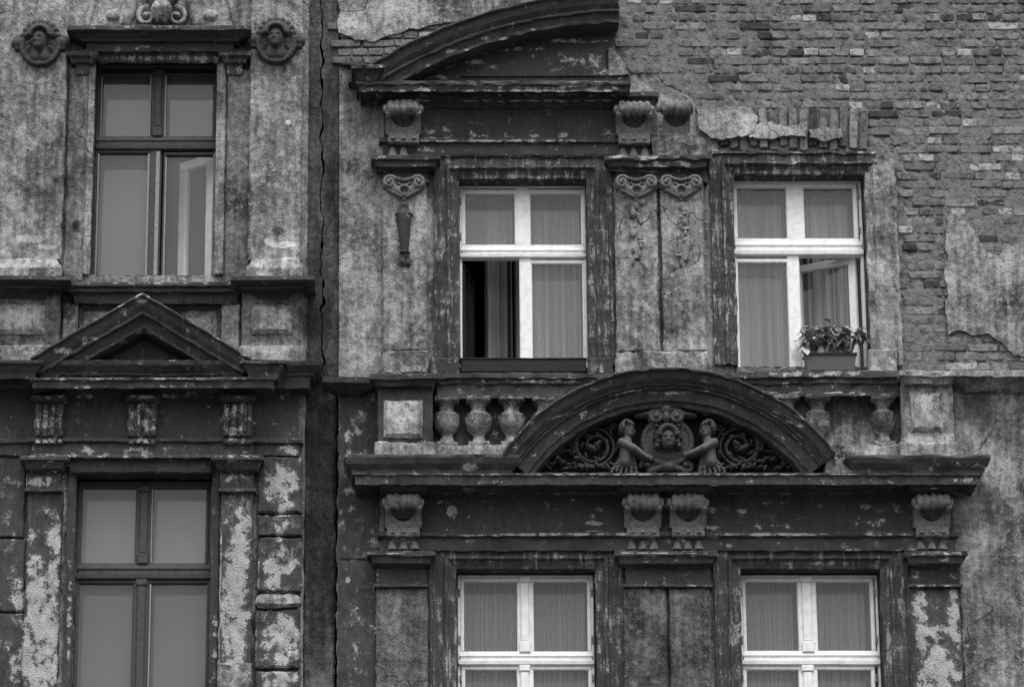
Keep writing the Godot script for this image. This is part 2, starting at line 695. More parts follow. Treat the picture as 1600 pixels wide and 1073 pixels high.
# a seamless square of mottling for brick, mortar, wood and cloth
func mottle(seed_: int, lo: float, hi_: float, size_px: float, octaves: int, gain: float, relief_cm: float, metres: float) -> StandardMaterial3D:
	var w := 512
	var big := noise(seed_, size_px, octaves, gain).get_seamless_image(w, w)
	var fine := noise(seed_ + 9, 7.0, 3, 0.6).get_seamless_image(w, w)
	big.convert(Image.FORMAT_L8)
	fine.convert(Image.FORMAT_L8)
	var a := big.get_data()
	var f := fine.get_data()
	var col := PackedByteArray()
	var hi := PackedByteArray()
	col.resize(w * w)
	hi.resize(w * w)
	for i in w * w:
		var k := clampf((a[i] / 255.0 * 0.64 + f[i] / 255.0 * 0.36 - 0.5) * 2.1 + 0.5, 0.0, 1.0)
		col[i] = to_byte[int(clampf(lerpf(lo, hi_, k), 0.01, 1.0) * 2048)]
		hi[i] = int(a[i] * 0.55 + f[i] * 0.45)
	var m := sheet(col, hi, relief_cm, w, w)
	m.uv1_triplanar = true
	m.uv1_world_triplanar = true
	m.uv1_scale = Vector3.ONE / metres
	return m

func tinted(m: StandardMaterial3D, linear: float) -> StandardMaterial3D:
	var c: StandardMaterial3D = m.duplicate()
	c.albedo_color = Color(linear, linear, linear).linear_to_srgb()
	return c


func make_materials() -> void:
	tone_table()
	M.paint = painted(11, 0.047, 0.30, 2.45, [
		# left house, lower storey: shafts, quoins, caps
		[64, 980, 30, 130, 2.4, 0.1], [75, 830, 14, 60, 1.2, 0.1], [84, 870, 8, 60, 1.5, 0.1], [50, 900, 10, 60, 1.0, 0.1], [365, 940, 24, 120, 2.7, 0.1], [372, 800, 22, 40, 1.2, 0.1], [435, 870, 34, 60, 1.9, 0.07], [440, 990, 34, 60, 2.6, 0.07], [438, 755, 30, 40, 2.4, 0.07],
		[450, 698, 24, 14, 2.2, 0.08], [28, 930, 14, 30, 2.2, 0.05], [40, 1040, 46, 30, 1.6, 0.05], [434, 820, 34, 18, 0.8, 0.07],
		[220, 712, 200, 4, 1.9, 0.1], [130, 706, 22, 9, 1.8, 0.1], [230, 704, 70, 8, 1.5, 0.1], [365, 712, 50, 4, 2.2, 0.2], [65, 712, 40, 4, 2.2, 0.2], [62, 752, 22, 10, 1.7, 0.1], [372, 750, 24, 10, 1.8, 0.1],
		[220, 592, 180, 3, 2.0, 0.35], [220, 604, 180, 4, 1.1, 0.35], [190, 480, 60, 14, 1.2, 0.36], [130, 540, 70, 16, 1.2, 0.33], [320, 540, 80, 12, 0.9, 0.33], [222, 463, 14, 8, 2.5, 0.4], [385, 560, 24, 8, 1.6, 0.38],
		[76, 655, 26, 34, 2.5, 0.16], [222, 655, 26, 34, 2.5, 0.16], [371, 655, 26, 34, 2.4, 0.16], [76, 620, 26, 5, 2.2, 0.18], [222, 620, 26, 5, 2.6, 0.18], [371, 620, 26, 5, 2.2, 0.18], [76, 687, 26, 4, 2, 0.15], [222, 687, 26, 4, 2, 0.15], [371, 687, 26, 4, 2, 0.15],
		[120, 618, 30, 6, 1.4, 0.08], [290, 618, 40, 6, 1.4, 0.08], [425, 580, 40, 14, 0.9, 0.3], [460, 606, 40, 4, 1.6, 0.3], [107, 960, 4, 90, 2.0, 0.02], [335, 1000, 6, 70, 1.4, 0.02],
		[240, 42, 140, 3, 1.6, 0.26], [240, 75, 100, 6, 1.2, 0.12], [245, 441, 140, 2, 2.2, 0.17], [430, 433, 60, 2, 1.5, 0.36], [55, 433, 60, 2, 1.5, 0.36],
		# right house, upper entablature
		[790, 219, 190, 3, 2.7, 0.09], [690, 205, 22, 11, 2.3, 0.05], [665, 208, 20, 8, 1.6, 0.05], [738, 208, 6, 9, 2.2, 0.05], [795, 211, 12, 6, 2.4, 0.05], [880, 210, 12, 8, 2.4, 0.05], [835, 212, 10, 5, 2.0, 0.05], [950, 210, 20, 6, 1.6, 0.05],
		[780, 141, 210, 3, 2.3, 0.31], [900, 137, 90, 8, 1.6, 0.31], [650, 136, 60, 6, 1.0, 0.31], [690, 100, 60, 5, 1.6, 0.3], [730, 76, 60, 5, 2.3, 0.3], [800, 56, 70, 4, 2.4, 0.3], [900, 43, 80, 4, 2.6, 0.3], [640, 60, 50, 12, 0.7, 0.36], [590, 100, 20, 20, 1.2, 0.34],
		[900, 95, 50, 18, 1.5, 0.05], [770, 103, 20, 6, 2.2, 0.04], [935, 105, 30, 14, 2.0, 0.05], [850, 112, 40, 8, 1.0, 0.05], [800, 153, 60, 7, 0.8, 0.1], [1045, 252, 60, 12, 2.0, 0.18], [665, 236, 20, 8, 2.2, 0.05], [635, 256, 36, 5, 1.6, 0.19], [610, 243, 30, 2, 2.0, 0.2], [980, 243, 60, 3, 2.4, 0.2], [1000, 258, 40, 4, 1.2, 0.18], [830, 241, 100, 2, 1.8, 0.06],
		# right house, lower entablature
		[890, 834, 120, 3, 3.0, 0.1], [760, 836, 90, 2, 1.6, 0.1], [1200, 834, 100, 3, 3.0, 0.1], [1390, 834, 60, 3, 2.6, 0.1], [706, 800, 9, 14, 3.2, 0.06], [700, 784, 22, 4, 2.0, 0.06], [928, 817, 22, 4, 3.0, 0.06], [870, 796, 14, 4, 2.2, 0.06], [935, 790, 30, 10, 1.2, 0.06], [1210, 784, 30, 4, 2.2, 0.06], [1160, 797, 9, 5, 2.6, 0.06], [1112, 797, 14, 6, 2.8, 0.06],
		[1370, 815, 22, 9, 2.6, 0.06], [1115, 824, 14, 7, 3.0, 0.06], [1395, 790, 34, 14, 1.4, 0.06], [1200, 823, 40, 5, 1.6, 0.06], [1350, 790, 12, 6, 2.2, 0.06], [735, 729, 14, 6, 2.6, 0.36], [1300, 752, 34, 5, 2.2, 0.35], [1370, 752, 40, 4, 1.4, 0.35], [770, 752, 26, 3, 2.2, 0.35], [1515, 750, 30, 6, 2.4, 0.35], [1500, 725, 40, 8, 1.2, 0.38],
		[1040, 609, 80, 3, 2.5, 0.34], [1040, 740, 420, 1.5, 2.6, 0.365], [630, 700, 60, 3, 1.0, 0.3], [870, 690, 20, 20, 1.2, 0.33], [820, 700, 20, 20, 1.0, 0.4], [930, 640, 40, 20, 1.0, 0.33], [1250, 660, 40, 40, 0.9, 0.35], [1150, 620, 50, 20, 0.8, 0.35],
		[630, 780, 30, 20, 2.0, 0.27], [1042, 780, 70, 20, 2.2, 0.27], [1460, 780, 30, 20, 2.2, 0.27], [630, 835, 30, 10, 1.8, 0.13], [1042, 835, 70, 10, 2.2, 0.13], [1460, 835, 30, 10, 2.2, 0.13],
		[820, 592, 130, 4, 2.6, 0.2], [930, 602, 50, 3, 1.6, 0.17], [760, 620, 90, 3, 1.2, 0.16], [1270, 583, 90, 6, 2.6, 0.2], [1270, 600, 70, 6, 1.6, 0.17], [1360, 616, 50, 5, 1.8, 0.16], [545, 690, 10, 40, 1.4, 0.02], [560, 660, 16, 20, 1.0, 0.02], [542, 905, 6, 6, 2.8, 0.02], [555, 1020, 5, 16, 2.2, 0.02], [545, 760, 14, 50, 1.0, 0.02],
		[610, 863, 40, 1.5, 2.4, 0.21], [1040, 863, 80, 1.5, 2.4, 0.21], [1470, 864, 45, 4, 2.2, 0.21], [1480, 872, 24, 4, 2.4, 0.19], [1040, 876, 60, 3, 1.2, 0.18], [1000, 862, 40, 3, 1.6, 0.21], [1420, 858, 40, 3, 2.0, 0.07], [1340, 858, 30, 2.5, 2.2, 0.07], [1140, 852, 7, 4, 2.6, 0.07], [1430, 897, 10, 8, 2.0, 0.09], [1495, 897, 10, 8, 1.6, 0.09], [1044, 914, 70, 1.5, 2.4, 0.12], [627, 914, 42, 1.5, 1.2, 0.12], [1464, 914, 42, 2, 2.0, 0.12],
		[1438, 950, 14, 50, 2.2, 0.09], [1495, 960, 14, 40, 2.2, 0.09], [1465, 1010, 40, 40, 1.9, 0.09], [1465, 1050, 40, 30, 2.8, 0.09],
		[590, 960, 4, 90, 1.6, 0.09], [665, 930, 4, 40, 1.2, 0.09], [602, 935, 8, 6, 2.4, 0.09],
	], 3.0, 1.0, 0.26, 0.13, 0.2, 0.45)
	M.shaft = painted(31, 0.046, 0.30, 2.1, [
		[64, 1000, 34, 130, 3.4, 0.1], [84, 860, 10, 80, 2.0, 0.1], [48, 900, 8, 70, 1.8, 0.1], [64, 850, 30, 60, 0.6, 0.1], [366, 950, 26, 130, 3.6, 0.1], [380, 830, 16, 60, 2.4, 0.1], [360, 800, 16, 30, 0.8, 0.1],
		[438, 760, 30, 44, 3.0, 0.07], [436, 880, 32, 44, 2.2, 0.07], [425, 900, 20, 30, 1.0, 0.07], [438, 1000, 32, 46, 3.2, 0.07], [434, 820, 34, 18, 1.0, 0.07], [436, 1060, 34, 20, 2.5, 0.07],
		[28, 930, 12, 30, 2.4, 0.05], [30, 1040, 20, 30, 2.2, 0.05], [62, 752, 22, 10, 1.8, 0.1], [372, 750, 24, 10, 2.0, 0.1],
		[1438, 955, 14, 60, 2.8, 0.09], [1494, 960, 14, 50, 2.8, 0.09], [1465, 1010, 40, 40, 1.8, 0.09], [1465, 1060, 40, 40, 3.2, 0.09],
		[545, 690, 8, 40, 1.6, 0.02], [560, 660, 12, 20, 1.4, 0.02], [542, 905, 5, 6, 3.2, 0.02], [555, 1020, 4, 16, 2.6, 0.02], [545, 760, 12, 50, 1.0, 0.02], [570, 640, 16, 20, 1.0, 0.02],
	], 1.0, 2.2, 0.24, 0.15, 0.19)
	M.flaky = painted(57, 0.043, 0.22, 1.5, [
		[702, 430, 6, 150, 0.9, 0.06], [690, 430, 5, 150, 0.4, 0.04], [927, 430, 6, 150, 0.8, 0.06], [945, 450, 8, 150, 0.5, 0.04], [1133, 420, 6, 150, 1.2, 0.06], [1120, 430, 8, 150, 0.7, 0.04], [815, 272, 100, 3, 1.0, 0.06], [1245, 265, 100, 4, 1.4, 0.06],
		[710, 1000, 7, 80, 0.9, 0.055], [700, 1040, 5, 40, 1.4, 0.04], [938, 1000, 7, 80, 0.4, 0.055], [940, 895, 6, 12, 1.2, 0.05], [695, 930, 30, 60, -0.6], [820, 885, 120, 12, -0.8], [1270, 878, 60, 3, 1.4, 0.05], [1270, 890, 110, 8, -0.5],
		[151, 270, 6, 170, 1.6, 0.04], [349, 270, 6, 170, 1.6, 0.04], [248, 90, 110, 4, 1.4, 0.06], [125, 100, 30, 16, -0.4], [370, 100, 30, 16, -0.4],
		[1150, 1000, 8, 90, 1.0, 0.055], [1165, 1010, 6, 60, 1.2, 0.03], [1390, 1010, 6, 60, 1.1, 0.055], [1410, 950, 8, 20, 1.2, 0.03],
	], 1.0, 6.0, 0.46)
	M.plaster = plastered(91, 0.185, [
		# left house: pilaster shafts, pedestals
		[62, 90, 42, 16, 0.2], [60, 230, 40, 100, -0.03], [55, 375, 36, 16, 0.12], [58, 418, 40, 12, 0.12], [430, 230, 40, 120, 0.0], [438, 375, 34, 16, 0.14], [430, 418, 44, 12, 0.15], [436, 500, 34, 26, 0.34, 0.17], [40, 495, 30, 30, 0.35],
		[425, 550, 50, 12, 0.25], [45, 550, 50, 14, 0.22], [245, 25, 140, 16, 0.12], [490, 200, 14, 190, -0.12], [515, 200, 14, 190, -0.16], [490, 470, 26, 110, -0.22], [380, 400, 16, 30, -0.15], [110, 350, 14, 50, -0.2], [435, 366, 12, 7, -0.45], [440, 381, 26, 6, 0.9, 0.1], [420, 376, 10, 6, 0.7, 0.1], [45, 372, 26, 7, 0.6, 0.1], [70, 385, 18, 5, 0.4, 0.1], [60, 320, 40, 30, -0.12], [430, 150, 30, 40, -0.12], [425, 330, 34, 26, -0.1], [449, 190, 4.5, 4.5, 2.5, 0.1], [118, 352, 8, 12, -0.35, 0.06], [85, 300, 16, 60, -0.15],
		# right house
		[620, 30, 100, 36, 0.22], [562, 330, 34, 120, 0.02], [565, 520, 36, 60, 0.10], [560, 160, 30, 60, -0.25], [632, 370, 36, 110, 0.0], [632, 565, 34, 18, -0.12], [995, 480, 36, 80, 0.03], [1065, 480, 36, 80, 0.0], [995, 340, 36, 50, -0.06], [1065, 330, 36, 50, -0.04],
		[1035, 565, 70, 12, 0.05], [630, 655, 30, 30, 0.22], [630, 700, 40, 10, 0.03], [1450, 640, 30, 34, 0.35], [1450, 695, 46, 14, 0.25], [1310, 680, 70, 30, 0.12], [740, 705, 70, 8, 0.2], [760, 650, 80, 40, -0.12], [1320, 638, 110, 26, -0.32],
		[1535, 420, 60, 110, 0.08], [1520, 690, 40, 30, 0.12], [1550, 720, 30, 30, 0.1], [1530, 640, 30, 40, -0.28], [1530, 800, 50, 50, -0.1], [1550, 840, 40, 16, 0.05], [1548, 950, 55, 110, -0.15], [1560, 1020, 40, 60, 0.08], [1150, 195, 60, 30, 0.25], [1230, 190, 70, 20, 0.1],
		[545, 740, 30, 130, -0.32], [555, 960, 40, 90, -0.30], [500, 800, 30, 260, -0.36], [700, 700, 500, 30, -0.02],
	])
	M.brick_base = mottle(131, 0.3, 1.6, 50.0, 5, 0.7, 1.6, 0.9)
	M.mortar = tinted(mottle(137, 0.35, 1.5, 45.0, 5, 0.68, 1.8, 0.8), 0.165)
	M.bricks = []
	for t in [0.145, 0.16, 0.185, 0.155, 0.22, 0.12, 0.36, 0.055]:
		M.bricks.append(tinted(M.brick_base, t))
	M.stone = tinted(mottle(141, 0.25, 1.9, 40.0, 5, 0.68, 1.0, 0.6), 0.165)
	M.stone_dark = tinted(mottle(143, 0.35, 1.5, 40.0, 5, 0.62, 0.6, 0.6), 0.07)
	M.carving = tinted(mottle(145, 0.15, 2.0, 26.0, 5, 0.66, 0.6, 0.5), 0.075)
	M.carving_pale = tinted(mottle(147, 0.25, 1.9, 26.0, 5, 0.66, 0.6, 0.5), 0.13)
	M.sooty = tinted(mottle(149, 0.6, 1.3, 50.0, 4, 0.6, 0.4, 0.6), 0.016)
	M.mixed = M.plaster.duplicate()
	M.mixed.albedo_color = Color(0.5, 0.5, 0.5).linear_to_srgb()
	M.soiled = M.plaster.duplicate()
	M.soiled.albedo_color = Color(0.4, 0.4, 0.4).linear_to_srgb()
	M.strip = M.plaster.duplicate()
	M.strip.albedo_color = Color(0.33, 0.33, 0.33).linear_to_srgb()
	M.greyed = M.plaster.duplicate()
	M.greyed.albedo_color = Color(0.6, 0.6, 0.6).linear_to_srgb()
	M.white = tinted(mottle(151, 0.80, 1.10, 60.0, 5, 0.62, 0.15, 0.7), 0.76)
	M.white.roughness = 0.55
	M.wood = tinted(mottle(157, 0.7, 1.25, 70.0, 4, 0.6, 0.2, 0.6), 0.062)
	M.wood.roughness = 0.6
	M.wood_edge = tinted(mottle(158, 0.6, 1.25, 50.0, 4, 0.6, 0.2, 0.4), 0.26)
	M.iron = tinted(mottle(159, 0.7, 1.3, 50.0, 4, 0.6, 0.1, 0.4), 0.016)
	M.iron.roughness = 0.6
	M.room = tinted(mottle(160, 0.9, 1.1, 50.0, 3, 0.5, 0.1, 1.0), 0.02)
	M.net = tinted(mottle(163, 0.75, 1.15, 30.0, 3, 0.6, 0.1, 0.5), 0.13)
	M.lace = tinted(mottle(167, 0.35, 1.5, 9.0, 2, 0.5, 0.1, 0.6), 0.15)
	M.blind = tinted(mottle(171, 0.92, 1.06, 120.0, 3, 0.5, 0.05, 1.2), 0.025)
	M.blind_pale = tinted(mottle(173, 0.92, 1.06, 120.0, 3, 0.5, 0.05, 1.2), 0.19)
	M.tub = tinted(mottle(177, 0.85, 1.1, 70.0, 3, 0.5, 0.05, 0.5), 0.10)
	M.tub.roughness = 0.5
	M.leaves = []
	for t in [0.2, 0.3, 0.42]:
		var lf := tinted(mottle(181, 0.75, 1.2, 20.0, 3, 0.5, 0.05, 0.2), t)
		lf.backlight_enabled = true
		lf.backlight = Color(0.3, 0.3, 0.3)
		lf.roughness = 0.6
		lf.cull_mode = BaseMaterial3D.CULL_DISABLED
		M.leaves.append(lf)
	M.asphalt = tinted(mottle(191, 0.7, 1.3, 60.0, 4, 0.6, 0.3, 1.5), 0.05)
	M.glass = StandardMaterial3D.new()
	M.glass.transparency = BaseMaterial3D.TRANSPARENCY_ALPHA
	M.glass.albedo_color = Color(0.9, 0.9, 0.9, 0.06)
	M.glass.roughness = 0.0
	M.glass.metallic_specular = 0.5
	for k in ["net", "lace"]:
		var im := noise(201, 4.0 if k == "lace" else 7.0, 3, 0.6).get_seamless_image(256, 256)
		im = im.get_region(Rect2i(0, 77, 256, 1))
		im.resize(256, 256, Image.INTERPOLATE_NEAREST)
		var dots := noise(207, 3.0, 2, 0.6).get_seamless_image(256, 256)
		im.convert(Image.FORMAT_L8)
		dots.convert(Image.FORMAT_L8)
		var ca := im.get_data()
		var cb := dots.get_data()
		for i in ca.size():
			var v := lerpf(0.02, 1.0, smoothstep(0.2, 0.8, ca[i] / 255.0)) * (lerpf(0.35, 1.0, cb[i] / 255.0) if k == "lace" else lerpf(0.8, 1.0, cb[i] / 255.0))
			ca[i] = to_byte[int(v * 2048)]
		M[k].albedo_texture = ImageTexture.create_from_image(Image.create_from_data(256, 256, false, Image.FORMAT_L8, ca))
		M[k].uv1_triplanar = false
		M[k].uv1_world_triplanar = false
		M[k].uv1_scale = Vector3(6.0, 9.0, 1.0) if k == "net" else Vector3(9.0, 9.0, 1.0)
		M[k].albedo_color = Color(0.2, 0.2, 0.2).linear_to_srgb()
	M.net_wide = M.net.duplicate()
	M.net_wide.uv1_scale = Vector3(3.7, 9.0, 1.0)
	M.net_wide.uv1_offset = Vector3(0.37, 0.2, 0.0)
	M.lace_wide = M.lace.duplicate()
	M.lace_wide.uv1_scale = Vector3(6.3, 7.0, 1.0)
	M.lace_wide.uv1_offset = Vector3(0.61, 0.4, 0.0)
	M.net_pale = M.net.duplicate()
	M.net_pale.albedo_color = Color(0.5, 0.5, 0.5).linear_to_srgb()
	for k in ["net_pale", "blind", "blind_pale", "net", "lace"]:
		M[k].heightmap_enabled = false
	for k in ["net", "lace"]:
		M[k].cull_mode = BaseMaterial3D.CULL_DISABLED


# a flat sheet that faces the street
func sheet_at(s: Shape, x0: float, x1: float, y0: float, y1: float, z: float, amp := 0.003, step := 0.06) -> void:
	var nu := clampi(int(ceil((x1 - x0) / step)), 1, 200)
	var nv := clampi(int(ceil((y1 - y0) / step)), 1, 200)
	var p := PackedVector3Array()
	for r in nv + 1:
		for c in nu + 1:
			p.append(worn(Vector3(lerpf(x0, x1, float(c) / nu), lerpf(y0, y1, float(r) / nv), z), amp))
	s.grid(p, nu + 1)


# a wall from x0 to x1 with rectangular openings left out
func wall_with(s: Shape, x0: float, x1: float, y0: float, y1: float, z: float, holes: Array, amp := 0.004, step := 0.06) -> void:
	var xs := [x0, x1]
	var ys := [y0, y1]
	for h in holes:
		xs += [h.position.x, h.end.x]
		ys += [h.position.y, h.end.y]
	xs.sort()
	ys.sort()
	for i in xs.size() - 1:
		for j in ys.size() - 1:
			if xs[i + 1] - xs[i] < 1e-4 or ys[j + 1] - ys[j] < 1e-4:
				continue
			var c := Vector2((xs[i] + xs[i + 1]) / 2, (ys[j] + ys[j + 1]) / 2)
			if holes.any(func(h): return h.has_point(c)):
				continue
			sheet_at(s, xs[i], xs[i + 1], ys[j], ys[j + 1], z, amp, step)


# the four sides of a window opening, and the dark room behind it
func opening(parent: Node, r: Rect2, z_face: float, z_back: float, reveal: Material) -> void:
	var s := Shape.new()
	var a := r.position
	var b := r.end
	var corners := [Vector2(a.x, a.y), Vector2(b.x, a.y), Vector2(b.x, b.y), Vector2(a.x, b.y), Vector2(a.x, a.y)]
	for i in 4:
		var p: Vector2 = corners[i]
		var q: Vector2 = corners[i + 1]
		s.band(rail(Vector3(p.x, p.y, z_face), Vector3(q.x, q.y, z_face), 0.06, 0.002), rail(Vector3(p.x, p.y, z_back), Vector3(q.x, q.y, z_back), 0.06, 0.0), true)
	put("reveal", s, reveal, parent)
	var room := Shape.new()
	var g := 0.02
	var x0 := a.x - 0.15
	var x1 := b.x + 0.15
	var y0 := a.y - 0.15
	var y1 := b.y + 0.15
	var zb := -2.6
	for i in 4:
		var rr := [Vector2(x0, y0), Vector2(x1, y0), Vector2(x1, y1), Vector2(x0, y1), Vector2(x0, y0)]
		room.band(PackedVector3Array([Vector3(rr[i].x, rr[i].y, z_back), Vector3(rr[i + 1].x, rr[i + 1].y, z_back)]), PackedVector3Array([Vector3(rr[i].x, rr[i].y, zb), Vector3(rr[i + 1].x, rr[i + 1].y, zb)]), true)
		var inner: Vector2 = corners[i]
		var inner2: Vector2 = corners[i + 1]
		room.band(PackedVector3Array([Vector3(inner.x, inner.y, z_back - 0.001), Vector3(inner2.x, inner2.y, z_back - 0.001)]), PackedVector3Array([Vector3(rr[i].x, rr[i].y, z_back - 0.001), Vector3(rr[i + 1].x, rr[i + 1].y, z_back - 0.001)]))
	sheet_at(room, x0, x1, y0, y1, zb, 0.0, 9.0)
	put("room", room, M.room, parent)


func bars(s: Shape, o: Rect2, i: Rect2, z0: float, z1: float, bevel := 0.006, amp := 0.0006) -> void:
	box(s, o.position.x, o.end.x, i.end.y, o.end.y, z0, z1, bevel, 0.1, amp)
	box(s, o.position.x, o.end.x, o.position.y, i.position.y, z0, z1, bevel, 0.1, amp)
	box(s, o.position.x, i.position.x, i.position.y, i.end.y, z0, z1, bevel, 0.1, amp)
	box(s, i.end.x, o.end.x, i.position.y, i.end.y, z0, z1, bevel, 0.1, amp)


func px_rect(x0: float, x1: float, y0: float, y1: float, z: float) -> Rect2:
	var mid := (y0 + y1) / 2
	var a := Vector2(gx(x0, mid, z), gy(y1, z))
	return Rect2(a, Vector2(gx(x1, mid, z), gy(y0, z)) - a)


func pane(parent: Node, called: String, r: Rect2, z: float) -> void:
	var s := Shape.new()
	old_glass(s, r, z)
	put(called, s, M.glass, parent)


# drawn glass is never quite flat
func old_glass(s: Shape, r: Rect2, z: float) -> void:
	var p := PackedVector3Array()
	for j in 13:
		for i in 9:
			var q := Vector3(r.position.x + r.size.x * i / 8.0, r.position.y + r.size.y * j / 12.0, z)
			q.z += wob.get_noise_3dv(q * Vector3(0.5, 0.35, 1.0) + Vector3(0, 0, 20)) * 0.0011
			p.append(q)
	s.grid(p, 9)


# a casement window: outer frame, transom, mullions, four sashes with panes; sashes [x0, x1, y0, y1, border px, with glass]
func casement(parent: Node, m: Material, sash_m: Material, frame: Array, z: float, transom: Array, mullions: Array, sashes: Array, round_bar := false) -> Node3D:
	var o := px_rect(frame[0], frame[1], frame[2], frame[3], z)
	var k: float = frame[4] / 195.0
	var s := Shape.new()
	bars(s, o, o.grow(-k), z - 0.09, z)
	var w := put("window", s, m, parent)
	var tr := px_rect(frame[0], frame[1], transom[0], transom[1], z)
	s = Shape.new()
	var top := tr.end.y
	var bot := tr.position.y
	var h := top - bot
	mould_m(s, o.position.x + 0.004, o.end.x - 0.004, [[top, z - 0.06], [top, z + 0.012], [top - h * 0.30, z + 0.022], [top - h * 0.38, z + 0.012], [bot + h * 0.42, z + 0.012], [bot + h * 0.34, z + 0.03], [bot + h * 0.08, z + 0.026], [bot, z + 0.006], [bot, z - 0.06]], 0.0007, 0.08, z - 0.06)
	put("transom", s, m, w)
	for q in mullions:
		s = Shape.new()
		var r := px_rect(q[0], q[1], q[2], q[3], z)
		box(s, r.position.x, r.end.x, r.position.y, r.end.y, z - 0.06, z + 0.004, 0.008, 0.1, 0.0006)
		if q.size() > 4:                       # a slender half column with a cap and a foot
			var c := (r.position.x + r.end.x) / 2
			var t := (r.end.x - r.position.x) * 0.27
			box(s, c - t, c + t, r.position.y + 0.10, r.end.y - 0.06, z + 0.002, z + 0.022, 0.008, 0.1, 0.0006)
			box(s, c - t * 1.3, c + t * 1.3, r.position.y + 0.012, r.position.y + 0.098, z + 0.002, z + 0.030, 0.006, 0.1, 0.0006)
			box(s, c - t * 1.3, c + t * 1.3, r.end.y - 0.058, r.end.y - 0.01, z + 0.002, z + 0.030, 0.006, 0.1, 0.0006)
		put("mullion", s, m, w)
	for q in sashes:
		var r := px_rect(q[0], q[1], q[2], q[3], z - 0.012)
		var b: float = q[4] / 195.0
		s = Shape.new()
		bars(s, r.grow(b), r, z - 0.055, z + 0.002 + b * 0.02, 0.007)
		put("sash", s, sash_m, w)
		pane(w, "pane", r.grow(0.004), z - 0.03)
		if m == M.white:                       # two pin hinges on the outer stile
			var o_mid := o.get_center().x
			var hx := r.position.x - b - 0.004 if r.get_center().x < o_mid else r.end.x + b + 0.004
			for t in [0.16, 0.84]:
				s = Shape.new()
				lathe(s, Vector3(hx, lerpf(r.position.y, r.end.y, t) - 0.03, z + 0.006), [[0.001, -0.004], [0.006, 0.0], [0.0095, 0.004], [0.0095, 0.028], [0.007, 0.03], [0.0095, 0.032], [0.0095, 0.056], [0.006, 0.06], [0.001, 0.066]], 8, false, 0.0)
				put("hinge", s, M.wood_edge, w)
	return w


# a casement leaf that stands open into the room; hinge at x, width wide towards dir, turned by angle
func open_leaf(called: String, parent: Node, m: Material, hinge_x: float, dir: float, y0: float, y1: float, z: float, wide: float, angle: float, border: float) -> void:
	var s := Shape.new()
	var x0 := 0.0 if dir > 0 else -wide
	bars(s, Rect2(x0, y0, wide, y1 - y0), Rect2(x0, y0, wide, y1 - y0).grow(-border), -0.045, 0.0, 0.007)
	var g := Shape.new()
	old_glass(g, Rect2(x0 + border, y0 + border, wide - 2 * border, y1 - y0 - 2 * border), -0.02)
	var turn := Basis(Vector3.UP, angle * dir)
	for q in [s, g]:
		for i in q.v.size():
			q.v[i] = turn * q.v[i] + Vector3(hinge_x, 0, z)
			q.n[i] = turn * q.n[i]
	put(called, s, m, parent)
	put("pane", g, M.glass, parent)


func curtain(r: Rect2, z: float, m: Material, folds: float, deep: float, seed_: int) -> MeshInstance3D:
	var nz := FastNoiseLite.new()
	nz.seed = seed_
	nz.frequency = 1.0
	var nu := int(r.size.x * 130) + 2
	var nv := 8
	var p := PackedVector3Array()
	for j in nv + 1:
		for i in nu + 1:
			var t := float(i) / nu
			var y := float(j) / nv
			var x := t * r.size.x
			var ph := x * folds * TAU + nz.get_noise_2d(x * 5.0, y * 0.6) * 4.0
			p.append(Vector3(r.position.x + x, r.position.y + y * r.size.y, z + (sin(ph) + 0.35 * sin(ph * 2.3 + 1.0)) * deep * (0.8 + 0.5 * nz.get_noise_2d(x * 3.0 + 40.0, 0.0))))
	var s := Shape.new()
	s.grid(p, nu + 1)
	return put("curtain", s, m)


func arc(cx: float, cy: float, r: float, a0: float, a1: float, k: int) -> PackedVector2Array:
	var out := PackedVector2Array()
	for i in k + 1:
		var a := deg_to_rad(lerpf(a0, a1, float(i) / k))
		out.append(Vector2(cx + sin(a) * r, cy + cos(a) * r))
	return out


